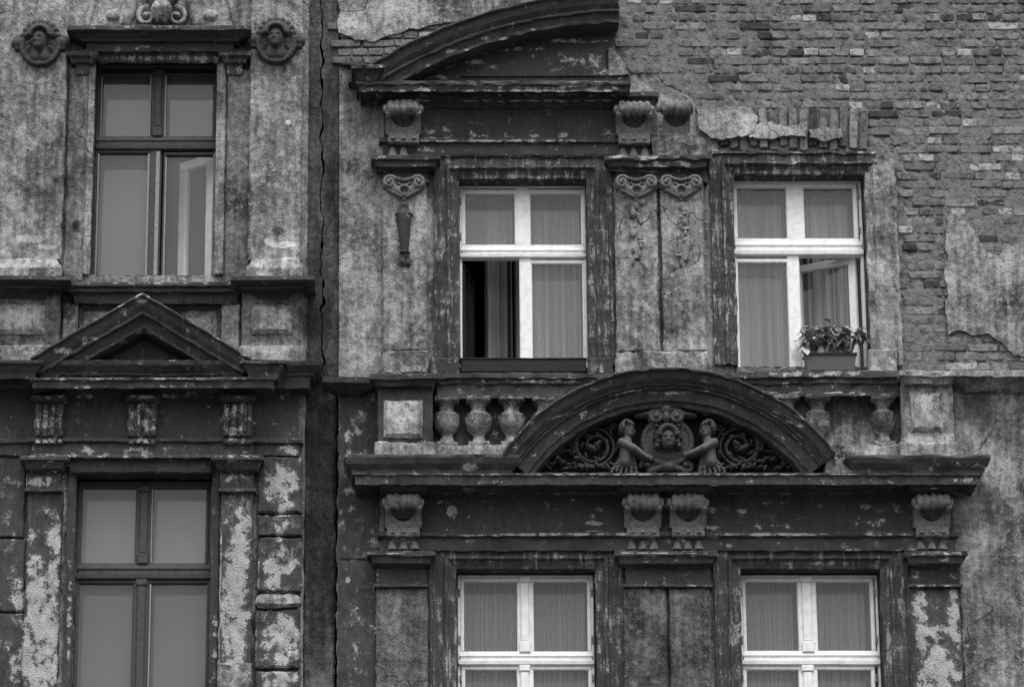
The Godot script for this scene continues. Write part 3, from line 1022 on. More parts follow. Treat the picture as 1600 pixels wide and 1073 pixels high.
# a scrolled bracket: fluted roll, two curved cheeks with a hollow between, a foot with three buttons, three drops below
func bracket(parent: Node, pxc: float, py_top: float, broken := false, drops := 3) -> void:
	var zf := 0.27
	var cx := gx(pxc, py_top + 20, zf)
	var k := knot("bracket", Vector3(cx, gy(py_top + 70, 0.08), 0.08), parent)
	var hw := 0.128
	var roll_y := gy(py_top + 14, 0.20)
	var R := 0.066
	var s := Shape.new()
	var prof := []
	var n := 40
	for i in n + 1:
		var t := float(i) / n
		var lobe := absf(cos(PI * 5.0 * t))
		var r := R * (1.0 - 0.17 * lobe ** 3 + 0.03 * sin(t * 23.0 + pxc))
		prof.append([r, lerpf(-hw, hw, t)])
	prof.push_front([0.001, -hw])
	prof.append([0.001, hw])
	lathe(s, Vector3(cx, roll_y, zf - R), prof, 18, true, 0.005)
	for e in [-1, 1]:                         # the eyes of the scroll
		lathe(s, Vector3(cx + e * (hw + 0.012), roll_y - 0.008, zf - R), [[0.001, -0.03], [0.036, -0.02], [0.030, 0.02], [0.001, 0.026]], 12, true, 0.001)
	put("scroll", s, M.stone, k)
	# cheeks
	var y_top := roll_y + 0.03
	var y_foot := gy(py_top + 55, 0.10)
	var side := [[y_top, 0.0], [y_top, zf - 0.05], [roll_y - 0.06, zf - 0.03]]
	for i in 7:
		var t := i / 6.0
		side.append([lerpf(roll_y - 0.075, y_foot, t), lerpf(zf - 0.05, 0.115, sqrt(t))])
	side.append([y_foot, 0.0])
	for e in [-1, 1]:
		s = Shape.new()
		_side_piece(s, side, cx + e * hw * 0.97 - 0.02, cx + e * hw * 0.97 + 0.02)
		if not broken:
			put("cheek", s, M.stone, k)
	# the front between them falls back in a curve and is scooped out under the roll
	s = Shape.new()
	var cols := 15
	var rows := 17
	var p := PackedVector3Array()
	var yc := roll_y - 0.055
	for j in rows:
		for i in cols:
			var x := lerpf(-hw * 0.86, hw * 0.86, i / (cols - 1.0))
			var y := lerpf(y_foot, roll_y - 0.02, j / (rows - 1.0))
			var t := (roll_y - 0.02 - y) / (roll_y - 0.02 - y_foot)
			var q := 1.0 - (x / (hw * 0.74)) ** 2 - (minf(0.0, y - yc) / 0.085) ** 2
			p.append(worn(Vector3(cx + x, y, lerpf(zf - 0.06, 0.118, sqrt(t)) - 0.085 * smoothstep(0.0, 0.35, q)), 0.002))
	s.grid(p, cols)
	put("hollow", s, M.stone, k)
	if broken:
		return
	s = Shape.new()
	var fy := gy(py_top + 68, 0.13)
	box(s, cx - 0.128, cx + 0.128, fy, y_foot, 0.0, 0.135, 0.008, 0.03, 0.003)
	for e in [-1, 0, 1]:
		lathe(s, Vector3(cx + e * 0.085, (fy + y_foot) / 2, 0.135), [[0.02, -0.01], [0.018, 0.006], [0.001, 0.014]], 8, false, 0.0)
	put("foot_block", s, M.stone, k)
	for e in [-1, 0, 1]:
		if drops < 3 and e == 1:
			continue
		s = Shape.new()
		var x: float = cx + e * 0.086
		var yt := gy(py_top + 73, 0.10)
		var yb := gy(py_top + 87, 0.10)
		lathe(s, Vector3(x, yb, 0.06), [[0.001, 0.0], [0.040, 0.001], [0.038, 0.012], [0.020, yt - yb], [0.001, yt - yb]], 10, false, 0.002, 0.9, false)
		put("drop", s, M.stone, k)


# an outline in y and z, pulled out along x
func _side_piece(s: Shape, side: Array, x0: float, x1: float) -> void:
	var a := PackedVector2Array()
	for q in side:
		a.append(Vector2(q[1], q[0]))
	var tris := Geometry2D.triangulate_polygon(a)
	for x in [x0, x1]:
		var at := s.v.size()
		var nn := Vector3(-1 if x == x0 else 1, 0, 0)
		for q in side:
			s.vert(worn(Vector3(x, q[0], q[1]), 0.0015), nn, nn)
		for i in range(0, tris.size(), 3):
			s.tri(at + tris[i], at + tris[i + 1], at + tris[i + 2])
	for i in side.size() - 1:
		s.band(rail(Vector3(x0, side[i][0], side[i][1]), Vector3(x1, side[i][0], side[i][1]), 0.03, 0.0015), _rail_n(Vector3(x0, side[i + 1][0], side[i + 1][1]), Vector3(x1, side[i + 1][0], side[i + 1][1]), maxi(1, int(ceil((x1 - x0) / 0.03))), 0.0015))


func baluster(parent: Node, pxc: float, py_top: float, py_foot: float, z: float) -> void:
	var x := gx(pxc, (py_top + py_foot) / 2, z)
	var yb := gy(py_foot, z + 0.08)
	var yt := gy(py_top, z + 0.08)
	var h := yt - yb
	var s := Shape.new()
	lathe(s, Vector3(x, yb, z), [[0.062, 0.09 * h], [0.060, 0.14 * h], [0.046, 0.20 * h], [0.044, 0.24 * h], [0.06, 0.29 * h], [0.088, 0.37 * h], [0.101, 0.46 * h], [0.102, 0.55 * h], [0.094, 0.63 * h], [0.099, 0.655 * h], [0.088, 0.69 * h], [0.064, 0.72 * h], [0.058, 0.80 * h], [0.07, 0.87 * h], [0.095, 0.92 * h]], 22, false, 0.004)
	for k in 7:                               # hanging swags on the belly
		var a := TAU * k / 7.0 + pxc
		var q := Vector3(x + cos(a) * 0.098, yb + 0.57 * h, z + sin(a) * 0.098)
		tube(s, PackedVector3Array([q + Vector3(0, 0.02, 0), q, q - Vector3(0, 0.03, 0)]), 0.016, 0.008, 6)
	var o := put("baluster", s, M.plaster, parent)
	s = Shape.new()
	box(s, x - 0.085, x + 0.085, yb, yb + 0.09 * h, z - 0.085, z + 0.085, 0.01, 0.04, 0.004)
	put("plinth", s, M.plaster, o)
	s = Shape.new()
	box(s, x - 0.10, x + 0.10, yb + 0.915 * h, yt, z - 0.1, z + 0.1, 0.008, 0.04, 0.003)
	put("abacus", s, M.plaster, o)


# the spreading plate with two volutes at the head of a pilaster
func volute_plate(parent: Node, pxc: float, py: float, z: float, hang: float) -> void:
	var c := g2(pxc, py, z)
	var re := Relief.new(c.x - 0.19, c.x + 0.19, c.y - 0.15, c.y + 0.11, 0.005)
	re.blob(Vector3(c.x, c.y - 0.02, 0), 0.12, 0.08, 0.036)
	re.bar(Vector3(c.x - 0.13, c.y + 0.02, 0.008), Vector3(c.x, c.y - 0.055, 0.012), 0.05, 0.042)
	re.bar(Vector3(c.x + 0.13, c.y + 0.02, 0.008), Vector3(c.x, c.y - 0.055, 0.012), 0.05, 0.042)
	for e in [-1.0, 1.0]:
		re.plate(Vector2(c.x + e * 0.115, c.y + 0.03), 0.064, 0.060, 0.03, 0.012)
		re.curl(Vector2(c.x + e * 0.115, c.y + 0.03), 0.054, 1.5, PI * 0.5 + e * 0.9, 0.05, 0.016, 0.010, -e)
		re.bar(Vector3(c.x + e * 0.085, c.y + 0.075, 0.022), Vector3(c.x, c.y + 0.058, 0.02), 0.018, 0.014)
		re.bar(Vector3(c.x + e * 0.12, c.y - 0.03, 0.03), Vector3(c.x + e * 0.02, c.y - 0.085, 0.03), 0.016, 0.014)
		re.dent(Vector2(c.x + e * 0.05, c.y + 0.012), 0.02, 0.014, 0.03, e * 0.5)
	re.dent(Vector2(c.x, c.y + 0.036), 0.036, 0.014, 0.04)
	re.dent(Vector2(c.x + 0.004, c.y - 0.032), 0.038, 0.034, 0.06)
	re.blob(Vector3(c.x, c.y - 0.10, 0.0), 0.022, 0.025, 0.03)
	var s := Shape.new()
	re.finish(s, z)
	put("volute_plate", s, M.stone, parent)


# what is left of the plaster drop below it
func husk(parent: Node, pxc: float, py0: float, py1: float, z: float, whole: bool, sd: int) -> void:
	var a := g2(pxc, py0, z)
	var b := g2(pxc + 1, py1, z)
	var re := Relief.new(a.x - 0.12, a.x + 0.12, b.y - 0.05, a.y + 0.07, 0.005)
	rng.seed = sd
	if whole:
		var top := a.y - 0.06
		re.bar(Vector3(a.x, a.y + 0.02, 0.005), Vector3(a.x, top, 0.005), 0.036, 0.042)
		re.blob(Vector3(a.x, a.y + 0.012, 0.02), 0.024, 0.024, 0.03)
		re.plate(Vector2(a.x, top), 0.075, 0.022, 0.062, 0.01)
		re.bar(Vector3(a.x, top - 0.015, 0.012), Vector3(b.x, b.y + 0.12, 0.006), 0.060, 0.030, 0.0)
		for e in [-1.0, 0.0, 1.0]:
			re.bar(Vector3(a.x + e * 0.032, top - 0.03, 0.05 - absf(e) * 0.014), Vector3(b.x + e * 0.016, b.y + 0.12, 0.026 - absf(e) * 0.008), 0.015, 0.008, 0.002)
		re.plate(Vector2(b.x, b.y + 0.11), 0.044, 0.018, 0.045, 0.01)
		for i in 9:
			re.blob(Vector3(b.x + rng.randf_range(-0.03, 0.03), b.y + rng.randf_range(0.0, 0.1), 0), rng.randf_range(0.015, 0.03), rng.randf_range(0.02, 0.035), rng.randf_range(0.012, 0.035))
	else:
		for i in 16:
			var t := i / 15.0
			re.blob(Vector3(lerpf(a.x, b.x, t) + rng.randf_range(-0.035, 0.035), lerpf(a.y, b.y, t), 0), rng.randf_range(0.012, 0.04) * (1.1 - 0.5 * t), rng.randf_range(0.015, 0.045), rng.randf_range(0.01, 0.03))
	var s := Shape.new()
	re.finish(s, z)
	put("husk_drop", s, M.paint if whole else M.plaster, parent)


# a face in relief; r is the half width of the head, c.z its distance from the ground of the relief
func face(re: Relief, c: Vector3, r: float, turn := 0.0) -> void:
	var o := r * turn
	re.blob(c, r, r * 1.28, r * 0.95, 0.0, r * 0.1)
	var f := c.z + r * 0.80
	re.blob(Vector3(c.x + o * 0.3, c.y - r * 0.78, c.z + r * 0.25), r * 0.52, r * 0.42, r * 0.62, 0.0, r * 0.15)      # chin and jaw
	for e in [-1.0, 1.0]:
		re.dent(Vector2(c.x + o * 0.6 + e * r * 0.38, c.y + r * 0.10), r * 0.24, r * 0.14, r * 0.17)
		re.blob(Vector3(c.x + o * 0.6 + e * r * 0.38, c.y + r * 0.09, f - r * 0.20), r * 0.15, r * 0.09, r * 0.10, 0.0, r * 0.03)
		re.bar(Vector3(c.x + o * 0.6 + e * r * 0.16, c.y + r * 0.30, f - r * 0.06), Vector3(c.x + o * 0.6 + e * r * 0.60, c.y + r * 0.27, f - r * 0.26), r * 0.09, r * 0.06, r * 0.06)
		re.blob(Vector3(c.x + o * 0.5 + e * r * 0.48, c.y - r * 0.30, f - r * 0.42), r * 0.30, r * 0.32, r * 0.34, 0.0, r * 0.14)
		re.blob(Vector3(c.x + o * 0.9 + e * r * 0.14, c.y - r * 0.28, f + r * 0.02), r * 0.11, r * 0.09, r * 0.10, 0.0, r * 0.05)
	re.bar(Vector3(c.x + o * 0.7, c.y + r * 0.26, f - r * 0.08), Vector3(c.x + o * 0.9, c.y - r * 0.24, f + r * 0.10), r * 0.10, r * 0.15, r * 0.06)
	re.bar(Vector3(c.x + o * 0.8 - r * 0.24, c.y - r * 0.55, f - r * 0.14), Vector3(c.x + o * 0.8 + r * 0.24, c.y - r * 0.55, f - r * 0.14), r * 0.075, r * 0.075, r * 0.03)
	re.bar(Vector3(c.x + o * 0.8 - r * 0.18, c.y - r * 0.69, f - r * 0.15), Vector3(c.x + o * 0.8 + r * 0.18, c.y - r * 0.69, f - r * 0.15), r * 0.08, r * 0.08, r * 0.03)


# a round medallion with a woman's head under a wreath, and a scrolled ear at either side
func medallion(parent: Node, pxc: float, pyc: float, z: float, turn: float) -> void:
	var c := g2(pxc, pyc, z + 0.05)
	var re := Relief.new(c.x - 0.25, c.x + 0.25, c.y - 0.25, c.y + 0.27, 0.005)
	for e in [-1.0, 1.0]:
		re.bar(Vector3(c.x + e * 0.15, c.y + 0.01, 0.01), Vector3(c.x + e * 0.19, c.y + 0.01, 0.01), 0.05, 0.05, 0.0)
		re.bar(Vector3(c.x + e * 0.192, c.y + 0.05, 0.02), Vector3(c.x + e * 0.175, c.y + 0.05, 0.02), 0.026, 0.026)
		re.bar(Vector3(c.x + e * 0.192, c.y - 0.04, 0.02), Vector3(c.x + e * 0.175, c.y - 0.04, 0.02), 0.022, 0.022)
	re.plate(Vector2(c.x, c.y - 0.02), 0.165, 0.18, 0.05, 0.02)
	re.ring(Vector2(c.x, c.y - 0.02), 0.148, 0.162, 0.035, 0.022)
	re.plate(Vector2(c.x, c.y - 0.03), 0.12, 0.13, 0.055, 0.03)
	# veil and hair
	for e in [-1.0, 1.0]:
		re.bar(Vector3(c.x + e * 0.082, c.y + 0.06, 0.05), Vector3(c.x + e * 0.088, c.y - 0.06, 0.045), 0.03, 0.026)
		for i in 5:
			re.blob(Vector3(c.x + e * (0.082 + 0.01 * (i % 2)), c.y + 0.07 - i * 0.03, 0.06), 0.02, 0.018, 0.025)
	re.bar(Vector3(c.x - 0.04, c.y - 0.06, 0.04), Vector3(c.x - 0.04, c.y - 0.12, 0.03), 0.04, 0.05)
	re.bar(Vector3(c.x + 0.04, c.y - 0.06, 0.04), Vector3(c.x + 0.04, c.y - 0.12, 0.03), 0.04, 0.05)
	face(re, Vector3(c.x + turn * 0.01, c.y + 0.015, 0.062), 0.074, turn)
	# wreath of leaves with ribbons of pale plaster, and the toothed crest above it
	for i in 13:
		var a := lerpf(0.10, PI - 0.10, i / 12.0)
		re.blob(Vector3(c.x + cos(a) * 0.098, c.y + 0.035 + sin(a) * 0.092, 0.10), 0.028, 0.02, 0.035, a + 0.8)
		re.blob(Vector3(c.x + cos(a) * 0.078, c.y + 0.035 + sin(a) * 0.075, 0.12), 0.02, 0.015, 0.03, a + 2.2)
	for i in 9:
		var a := lerpf(0.18, PI - 0.18, i / 8.0)
		re.blob(Vector3(c.x + cos(a) * 0.135, c.y + 0.04 + sin(a) * 0.14, 0.03), 0.034, 0.03, 0.04, a)
	var s := Shape.new()
	re.finish(s, z)
	put("medallion", s, M.stone_dark, parent)


func triglyph(parent: Node, pxl: float, pxr: float) -> void:
	var z := 0.16
	var t := block("triglyph", parent, M.paint, pxl + 3, pxr - 3, 627, 682, 0.05, z - 0.03, 0.004, 0.002)
	var s := Shape.new()
	var x0 := gx(pxl + 3, 655, z)
	var x1 := gx(pxr - 3, 655, z)
	for i in 4:
		var c := lerpf(x0, x1, (i + 0.5) / 4.0)
		if i == 3:
			c += 0.004
		s = Shape.new()
		box(s, c - 0.019, c + 0.019, gy(680, z), gy(630, z), z - 0.04, z, 0.009, 0.04, 0.003)
		put("rib", s, M.paint, t)
	moulding("cap", t, M.paint, pxl - 2, pxr + 2, [[617, 0.05], [617, z + 0.03], [623, z + 0.03], [628, z + 0.0], [629, 0.05]], 0.002)
	for i in 4:
		var c := lerpf(x0, x1, (i + 0.5) / 4.0)
		s = Shape.new()
		var yt := gy(684, z)
		var yb := gy(691, z)
		lathe(s, Vector3(c, yb, 0.12), [[0.001, 0.0], [0.025, 0.002], [0.022, 0.01], [0.014, yt - yb], [0.001, yt - yb]], 8, false, 0.001, 1.0, false)
		put("drop", s, M.paint, t)


# ---- bricks ---------------------------------------------------------------------------------------------------
var brick_kinds := {}

# a worn brick about (0, 0, 0): 40 triangles, its corners rubbed round
func brick_mesh(w: float, h: float, kind: int, m: Material) -> ArrayMesh:
	var key := [snappedf(w, 0.001), snappedf(h, 0.001), kind, m]
	if brick_kinds.has(key):
		return brick_kinds[key]
	rng.seed = 1000 + kind * 77 + int(w * 1000)
	var ring := []
	for q in [[-1, -1], [0, -1], [1, -1], [1, 0], [1, 1], [0, 1], [-1, 1], [-1, 0]]:
		var corner: bool = q[0] != 0 and q[1] != 0
		var k := 0.93 if corner else 1.0
		ring.append(Vector2(q[0] * w / 2 * (1.0 - rng.randf() * 0.05) * lerpf(1.0, k, 0.5), q[1] * h / 2 * (1.0 - rng.randf() * 0.12) * k))
	var s := Shape.new()
	var rails := []
	for lay in [[1.0, -0.05, 0.0], [1.0, -0.009, 0.003], [0.90, 0.0, 0.004]]:
		var p := PackedVector3Array()
		for i in 9:
			var c: Vector2 = ring[i % 8]
			var ins := 0.006 if lay[0] < 1.0 else 0.0
			p.append(Vector3(c.x - signf(c.x) * ins * (1.0 if absf(c.x) > w * 0.2 else 0.0), c.y - signf(c.y) * ins * (1.0 if absf(c.y) > h * 0.2 else 0.0), lay[1] + sin(i % 8 * 2.7 + kind) * lay[2]))
		rails.append(p)
	s.band(rails[1], rails[0])
	s.band(rails[2], rails[1])
	var at := s.v.size()
	s.vert(Vector3(0, 0, 0.004 * sin(kind * 3.1)), Vector3(0, 0, 1), Vector3(0, 0, 1))
	for i in 8:
		s.vert(rails[2][i], Vector3(rails[2][i].x * 0.4 + 0.12 * sin(kind + i * 2.0), rails[2][i].y * 0.8 + 0.1 * sin(kind * 2.0 + i), 1).normalized(), Vector3(0, 0, 1))
	for i in 8:
		s.tri(at, at + 1 + i, at + 1 + (i + 1) % 8)
	var a := []
	a.resize(Mesh.ARRAY_MAX)
	a[Mesh.ARRAY_VERTEX] = s.v
	a[Mesh.ARRAY_NORMAL] = s.n
	a[Mesh.ARRAY_TEX_UV] = s.uv
	a[Mesh.ARRAY_INDEX] = s.ix
	var mesh := ArrayMesh.new()
	mesh.add_surface_from_arrays(Mesh.PRIMITIVE_TRIANGLES, a)
	mesh.surface_set_material(0, m)
	brick_kinds[key] = mesh
	return mesh


func lay_bricks(house: Node) -> void:
	var zone := px_poly([[985, -90], [1760, -90], [1760, 640], [1484, 600], [1474, 584], [1403, 584], [1400, 236], [1366, 242], [1362, 166], [1100, 168], [1096, 128], [1030, 122], [985, 112]], -0.03)
	var corner := px_poly([[530, 30], [760, 10], [752, 36], [690, 66], [610, 98], [575, 112], [531, 116]], 0.0)
	var course := 0.0775
	var y0 := gy(600) - 0.0775 * 16
	var list := []
	var pick := RandomNumberGenerator.new()
	pick.seed = 4
	for r in 78:
		var y := y0 + r * course
		var header := r % 2 == 1
		var w := 0.128 if header else 0.262
		var x := gx(500, 300) + (0.0 if header else 0.06) + pick.randf_range(-0.02, 0.02)
		while x < gx(1760, 300):
			var ww := w * pick.randf_range(0.94, 1.05)
			var c := Vector2(x + ww / 2, y + pick.randf_range(-0.004, 0.004) + 0.006 * wob.get_noise_2d(x * 0.3, y * 3.0))
			var roll := pick.randf()
			var deep := pick.randf_range(-0.013, 0.003)
			var tone := 7 if roll < 0.05 else (6 if roll < 0.11 else int(pick.randf() * 6))
			var tilt := pick.randf_range(-0.02, 0.02)
			var lost := pick.randf() < 0.02
			var in_zone := Geometry2D.is_point_in_polygon(c, zone)
			var in_corner := Geometry2D.is_point_in_polygon(c, corner)
			if (in_zone or in_corner) and not lost:
				var shown := c.x < gx(1592, 200) and c.y < gy(6) and c.x > gx(520, 100)
				list.append({"c": c, "w": ww - 0.008, "z": deep + (0.004 if in_zone else 0.02), "tone": tone, "tilt": tilt, "header": header, "kind": int(pick.randf() * 5), "size": (2.0 if shown else 0.0) + (0.0 if header else 1.0) - 0.001 * absf(c.x - 3.0) + (1.5 if in_corner and shown else 0.0)})
			x += ww
	# the upright bricks of the flat arch over the right hand window
	var xl := gx(1090, 200)
	var xr := gx(1358, 200)
	var n := 17
	for i in n:
		var t := (i + 0.5) / n
		var lean := (t - 0.5) * 0.16
		list.append({"c": Vector2(lerpf(xl, xr, t), gy(200 + 4.0 * sin(i * 2.1))), "w": gy(170) - gy(234), "z": 0.022 + 0.006 * sin(i * 4.4), "tone": [1, 2, 7, 0, 3, 5, 4, 5, 1][i % 9], "tilt": PI / 2 - lean, "header": false, "kind": i % 5, "size": 6.0, "h": (xr - xl) / n - 0.010})
	list.sort_custom(func(a, b): return a.size > b.size)
	var rest := {}
	for i in list.size():
		var q: Dictionary = list[i]
		var m: StandardMaterial3D = M.bricks[q.tone]
		var mesh := brick_mesh(snappedf(q.w, 0.012), q.get("h", 0.0685), q.kind, m)
		var t := Transform3D(Basis(Vector3(0, 0, 1), q.tilt), Vector3(q.c.x, q.c.y, -0.03 + 0.012 + q.z))
		if i < 296:
			var o := MeshInstance3D.new()
			o.name = "brick" if i == 0 else "brick_%03d" % i
			o.mesh = mesh
			house.add_child(o, true)
			o.transform = Transform3D(t.basis, t.origin - at_of(house))
		else:
			if not rest.has(m):
				rest[m] = SurfaceTool.new()
				rest[m].begin(Mesh.PRIMITIVE_TRIANGLES)
			rest[m].append_from(mesh, 0, t)
	var all := ArrayMesh.new()
	for m in rest:
		rest[m].set_material(m)
		rest[m].commit(all)
	var o := MeshInstance3D.new()
	o.name = "small_bricks"
	o.mesh = all
	o.set_meta("kind", "stuff")
	house.add_child(o, true)
	o.position = -at_of(house)


# ---- the left house -------------------------------------------------------------------------------------------
func build_left(ground_y: float) -> void:
	var house := knot("stucco_tenement", Vector3(gx(240, 536), ground_y, 0))
	tag(house, "tenement house with triangular pediment, fluted frieze blocks and two head medallions, peeling stucco", "building")
	var zf := -0.16
	var up := px_rect(147, 338, 98, 440, zf)
	var low := px_rect(116, 330, 748, 1130, zf)
	var x0 := gx(-160, 536)
	var x1 := gx(478, 536)
	var s := Shape.new()
	wall_with(s, x0, x1, gy(1200), gy(-420), 0.0, [up, low])
	put("wall", s, M.plaster, house)
	s = Shape.new()
	sheet_at(s, x0, x1, ground_y, gy(1200), 0.0, 0.0, 2.0)
	put("lower_wall", s, M.paint, house)
	s = Shape.new()
	closed_box(s, x0, x1, ground_y, gy(-420), -8.0, -2.7)
	put("rear_wall", s, M.mortar, house)
	s = Shape.new()
	closed_box(s, x0, x1, gy(-420) - 0.1, gy(-420), -2.7, -0.002)
	put("roof", s, M.mortar, house)
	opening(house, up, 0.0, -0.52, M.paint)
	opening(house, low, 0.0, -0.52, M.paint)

	# upper storey: broad pilasters with medallions
	for q in [[-30, 102, 62, 66, -0.5], [390, 471, 431, 62, -0.2]]:
		block("pilaster", house, M.plaster, q[0], q[1], -90, 406, 0.0, 0.10, 0.012, 0.005)
		medallion(house, q[2], q[3], 0.10, q[4])
	for q in [[-40, 95], [384, 474]]:
		moulding("pilaster_base", house, M.plaster, q[0], q[1], [[403, 0.09], [405, 0.11], [412, 0.125], [418, 0.15], [431, 0.15], [432, 0.0]], 0.004)
	for q in [[-60, 109], [359, 491]]:
		moulding("pedestal_cap", house, M.paint, q[0], q[1], [[430, 0.0], [431, 0.36], [437, 0.36], [441, 0.33], [446, 0.27], [450, 0.27], [452, 0.20], [462, 0.15], [466, 0.15], [467, 0.0]], 0.004)
	for q in [[-50, 93, -30, 68], [377, 474, 392, 455]]:
		var ped := block("pedestal", house, M.greyed, q[0], q[1], 452, 542, 0.0, 0.13, 0.01, 0.004)
		block("raised_panel", ped, M.plaster, q[2], q[3], 474, 520, 0.12, 0.17, 0.03, 0.004)
		moulding("plinth", ped, M.plaster, q[0] - 4, q[1] + 3, [[538, 0.12], [541, 0.16], [566, 0.16], [567, 0.0]], 0.004)
	# window surround: slim pilasters, their caps, the entablature above
	for q in [[103, 133], [353, 391]]:
		block("slim_pilaster", house, M.greyed, q[0], q[1], 108, 440, 0.0, 0.06, 0.008, 0.004)
	for q in [[103, 152], [341, 391]]:
		moulding("slim_cap", house, M.flaky, q[0], q[1], [[80, 0.0], [80, 0.15], [86, 0.15], [90, 0.12], [97, 0.11], [101, 0.08], [112, 0.08], [116, 0.075], [117, 0.0]], 0.003)
	var a := Vector2(up.position.x, up.position.y)
	s = Shape.new()
	sweep(s, PackedVector2Array([Vector2(up.position.x, up.position.y), Vector2(up.position.x, up.end.y), up.end, Vector2(up.end.x, up.position.y)]), [[0.075, 0.0], [0.075, 0.035], [0.06, 0.045], [0.03, 0.03], [0.0, 0.02], [0.0, -0.02]])
	put("architrave", s, M.plaster, house)
	moulding("window_cornice", house, M.paint, 104, 392, [[39, 0.0], [40, 0.27], [46, 0.27], [52, 0.22], [60, 0.17], [64, 0.16], [66, 0.12], [80, 0.12], [81, 0.08], [83, 0.0]], 0.003)
	moulding("lintel_band", house, M.flaky, 150, 346, [[80, 0.0], [80, 0.075], [95, 0.06], [98, 0.05], [99, 0.0]], 0.003)
	# carved panel above it, cut by the top of the picture
	var c := g2(252, 26, 0.02)
	var re := Relief.new(c.x - 0.72, c.x + 0.72, c.y - 0.12, c.y + 0.75, 0.008)
	for e in [-1.0, 1.0]:
		re.curl(Vector2(c.x + e * 0.12, c.y + 0.0), 0.09, 1.1, PI / 2, 0.01, 0.026, 0.016, -e)
		re.bar(Vector3(c.x + e * 0.30, c.y - 0.06, 0.02), Vector3(c.x + e * 0.27, c.y + 0.12, 0.02), 0.05, 0.07)
		re.bar(Vector3(c.x + e * 0.62, c.y - 0.08, 0.0), Vector3(c.x + e * 0.48, c.y + 0.5, 0.0), 0.025, 0.03)
		re.bar(Vector3(c.x + e * 0.48, c.y + 0.5, 0.0), Vector3(c.x, c.y + 0.66, 0.0), 0.03, 0.03)
		re.blob(Vector3(c.x + e * 0.40, c.y + 0.02, 0.0), 0.06, 0.05, 0.04)
	re.bar(Vector3(c.x, c.y - 0.04, 0.04), Vector3(c.x, c.y + 0.05, 0.04), 0.05, 0.09)
	re.blob(Vector3(c.x, c.y + 0.28, 0.02), 0.16, 0.2, 0.1)
	s = Shape.new()
	re.finish(s, 0.004)
	put("carved_panel", s, M.plaster, house)
	# sill and dado
	moulding("sill", house, M.paint, 100, 386, [[440, -0.1], [441, 0.17], [446, 0.17], [450, 0.14], [455, 0.14], [460, 0.10], [470, 0.09], [474, 0.085], [475, 0.0]], 0.003)
	for q in [[96, 120], [345, 374]]:
		block("dado_strip", house, M.plaster, q[0], q[1], 474, 560, 0.0, 0.07, 0.008, 0.003)
	s = Shape.new()
	var dado := px_rect(128, 338, 484, 580, 0.02)
	sweep(s, PackedVector2Array([dado.position, Vector2(dado.position.x, dado.end.y), dado.end, Vector2(dado.end.x, dado.position.y)]), [[0.03, 0.0], [0.03, 0.035], [0.0, 0.015], [0.0, 0.0]])
	put("dado_frame", s, M.paint, house)
	block("dado_panel", house, M.plaster, 140, 330, 497, 580, 0.0, 0.02, 0.01, 0.003)

	# the triangular pediment over the lower window
	moulding("main_cornice", house, M.paint, -70, 502, [[562, 0.0], [563, 0.33], [570, 0.32], [583, 0.26], [586, 0.26], [588, 0.24], [606, 0.23], [608, 0.12], [613, 0.09], [620, 0.07], [621, 0.0]], 0.004)
	moulding("pediment_cornice", house, M.paint, 44, 432, [[589, 0.0], [590, 0.37], [593, 0.37], [596, 0.35], [606, 0.34], [608, 0.14], [613, 0.10], [626, 0.08], [627, 0.05]], 0.004)
	for q in [[-80, 66], [374, 448]]:
		moulding("pediment_shoulder", house, M.paint, q[0], q[1], [[562, 0.0], [563, 0.43], [567, 0.43], [570, 0.41], [584, 0.37], [592, 0.36], [593, 0.1]], 0.005)
	s = Shape.new()
	var apex := g2(222, 512, 0.30)
	var slope := Vector2(cos(0.555), sin(0.555))
	var run := 0.89
	sweep(s, PackedVector2Array([apex - slope * run, apex, apex + slope * Vector2(1, -1) * run]), [[0.225, 0.0], [0.225, 0.40], [0.213, 0.408], [0.205, 0.402], [0.198, 0.372], [0.18, 0.368], [0.15, 0.355], [0.118, 0.325], [0.106, 0.338], [0.092, 0.335], [0.086, 0.285], [0.035, 0.262], [0.026, 0.275], [0.008, 0.27], [0.0, 0.245], [0.0, 0.03]], false, 0.004)
	put("raking_cornice", s, M.paint, house)
	s = Shape.new()
	prism(s, PackedVector2Array([apex - slope * 0.95, apex + slope * Vector2(1, -1) * 0.95, apex + Vector2(0, 0.02)]), 0.0, 0.05)
	put("tympanum", s, M.paint, house)
	var ap := g2(224, 531, 0.08)
	s = Shape.new()
	var low_y := gy(592, 0.08)
	var hw := (ap.y - low_y) / tan(0.555)
	prism(s, PackedVector2Array([Vector2(ap.x - hw, low_y), Vector2(ap.x + hw, low_y), ap]), 0.04, 0.075)
	put("tympanum_panel", s, M.paint, house)
	# frieze
	moulding("frieze", house, M.paint, -60, 473, [[600, 0.0], [600, 0.06], [684, 0.06], [684, 0.075], [686, 0.10], [691, 0.10], [694, 0.07], [696, 0.07], [711, 0.065], [712, 0.0]], 0.003)
	moulding("frieze", house, M.paint, 44, 402, [[610, 0.0], [610, 0.085], [683, 0.085], [684, 0.13], [689, 0.13], [693, 0.10], [696, 0.10], [710, 0.10], [711, 0.12], [715, 0.12], [717, 0.05]], 0.003)
	for q in [[50, 102], [196, 248], [345, 397]]:
		triglyph(house, q[0], q[1])
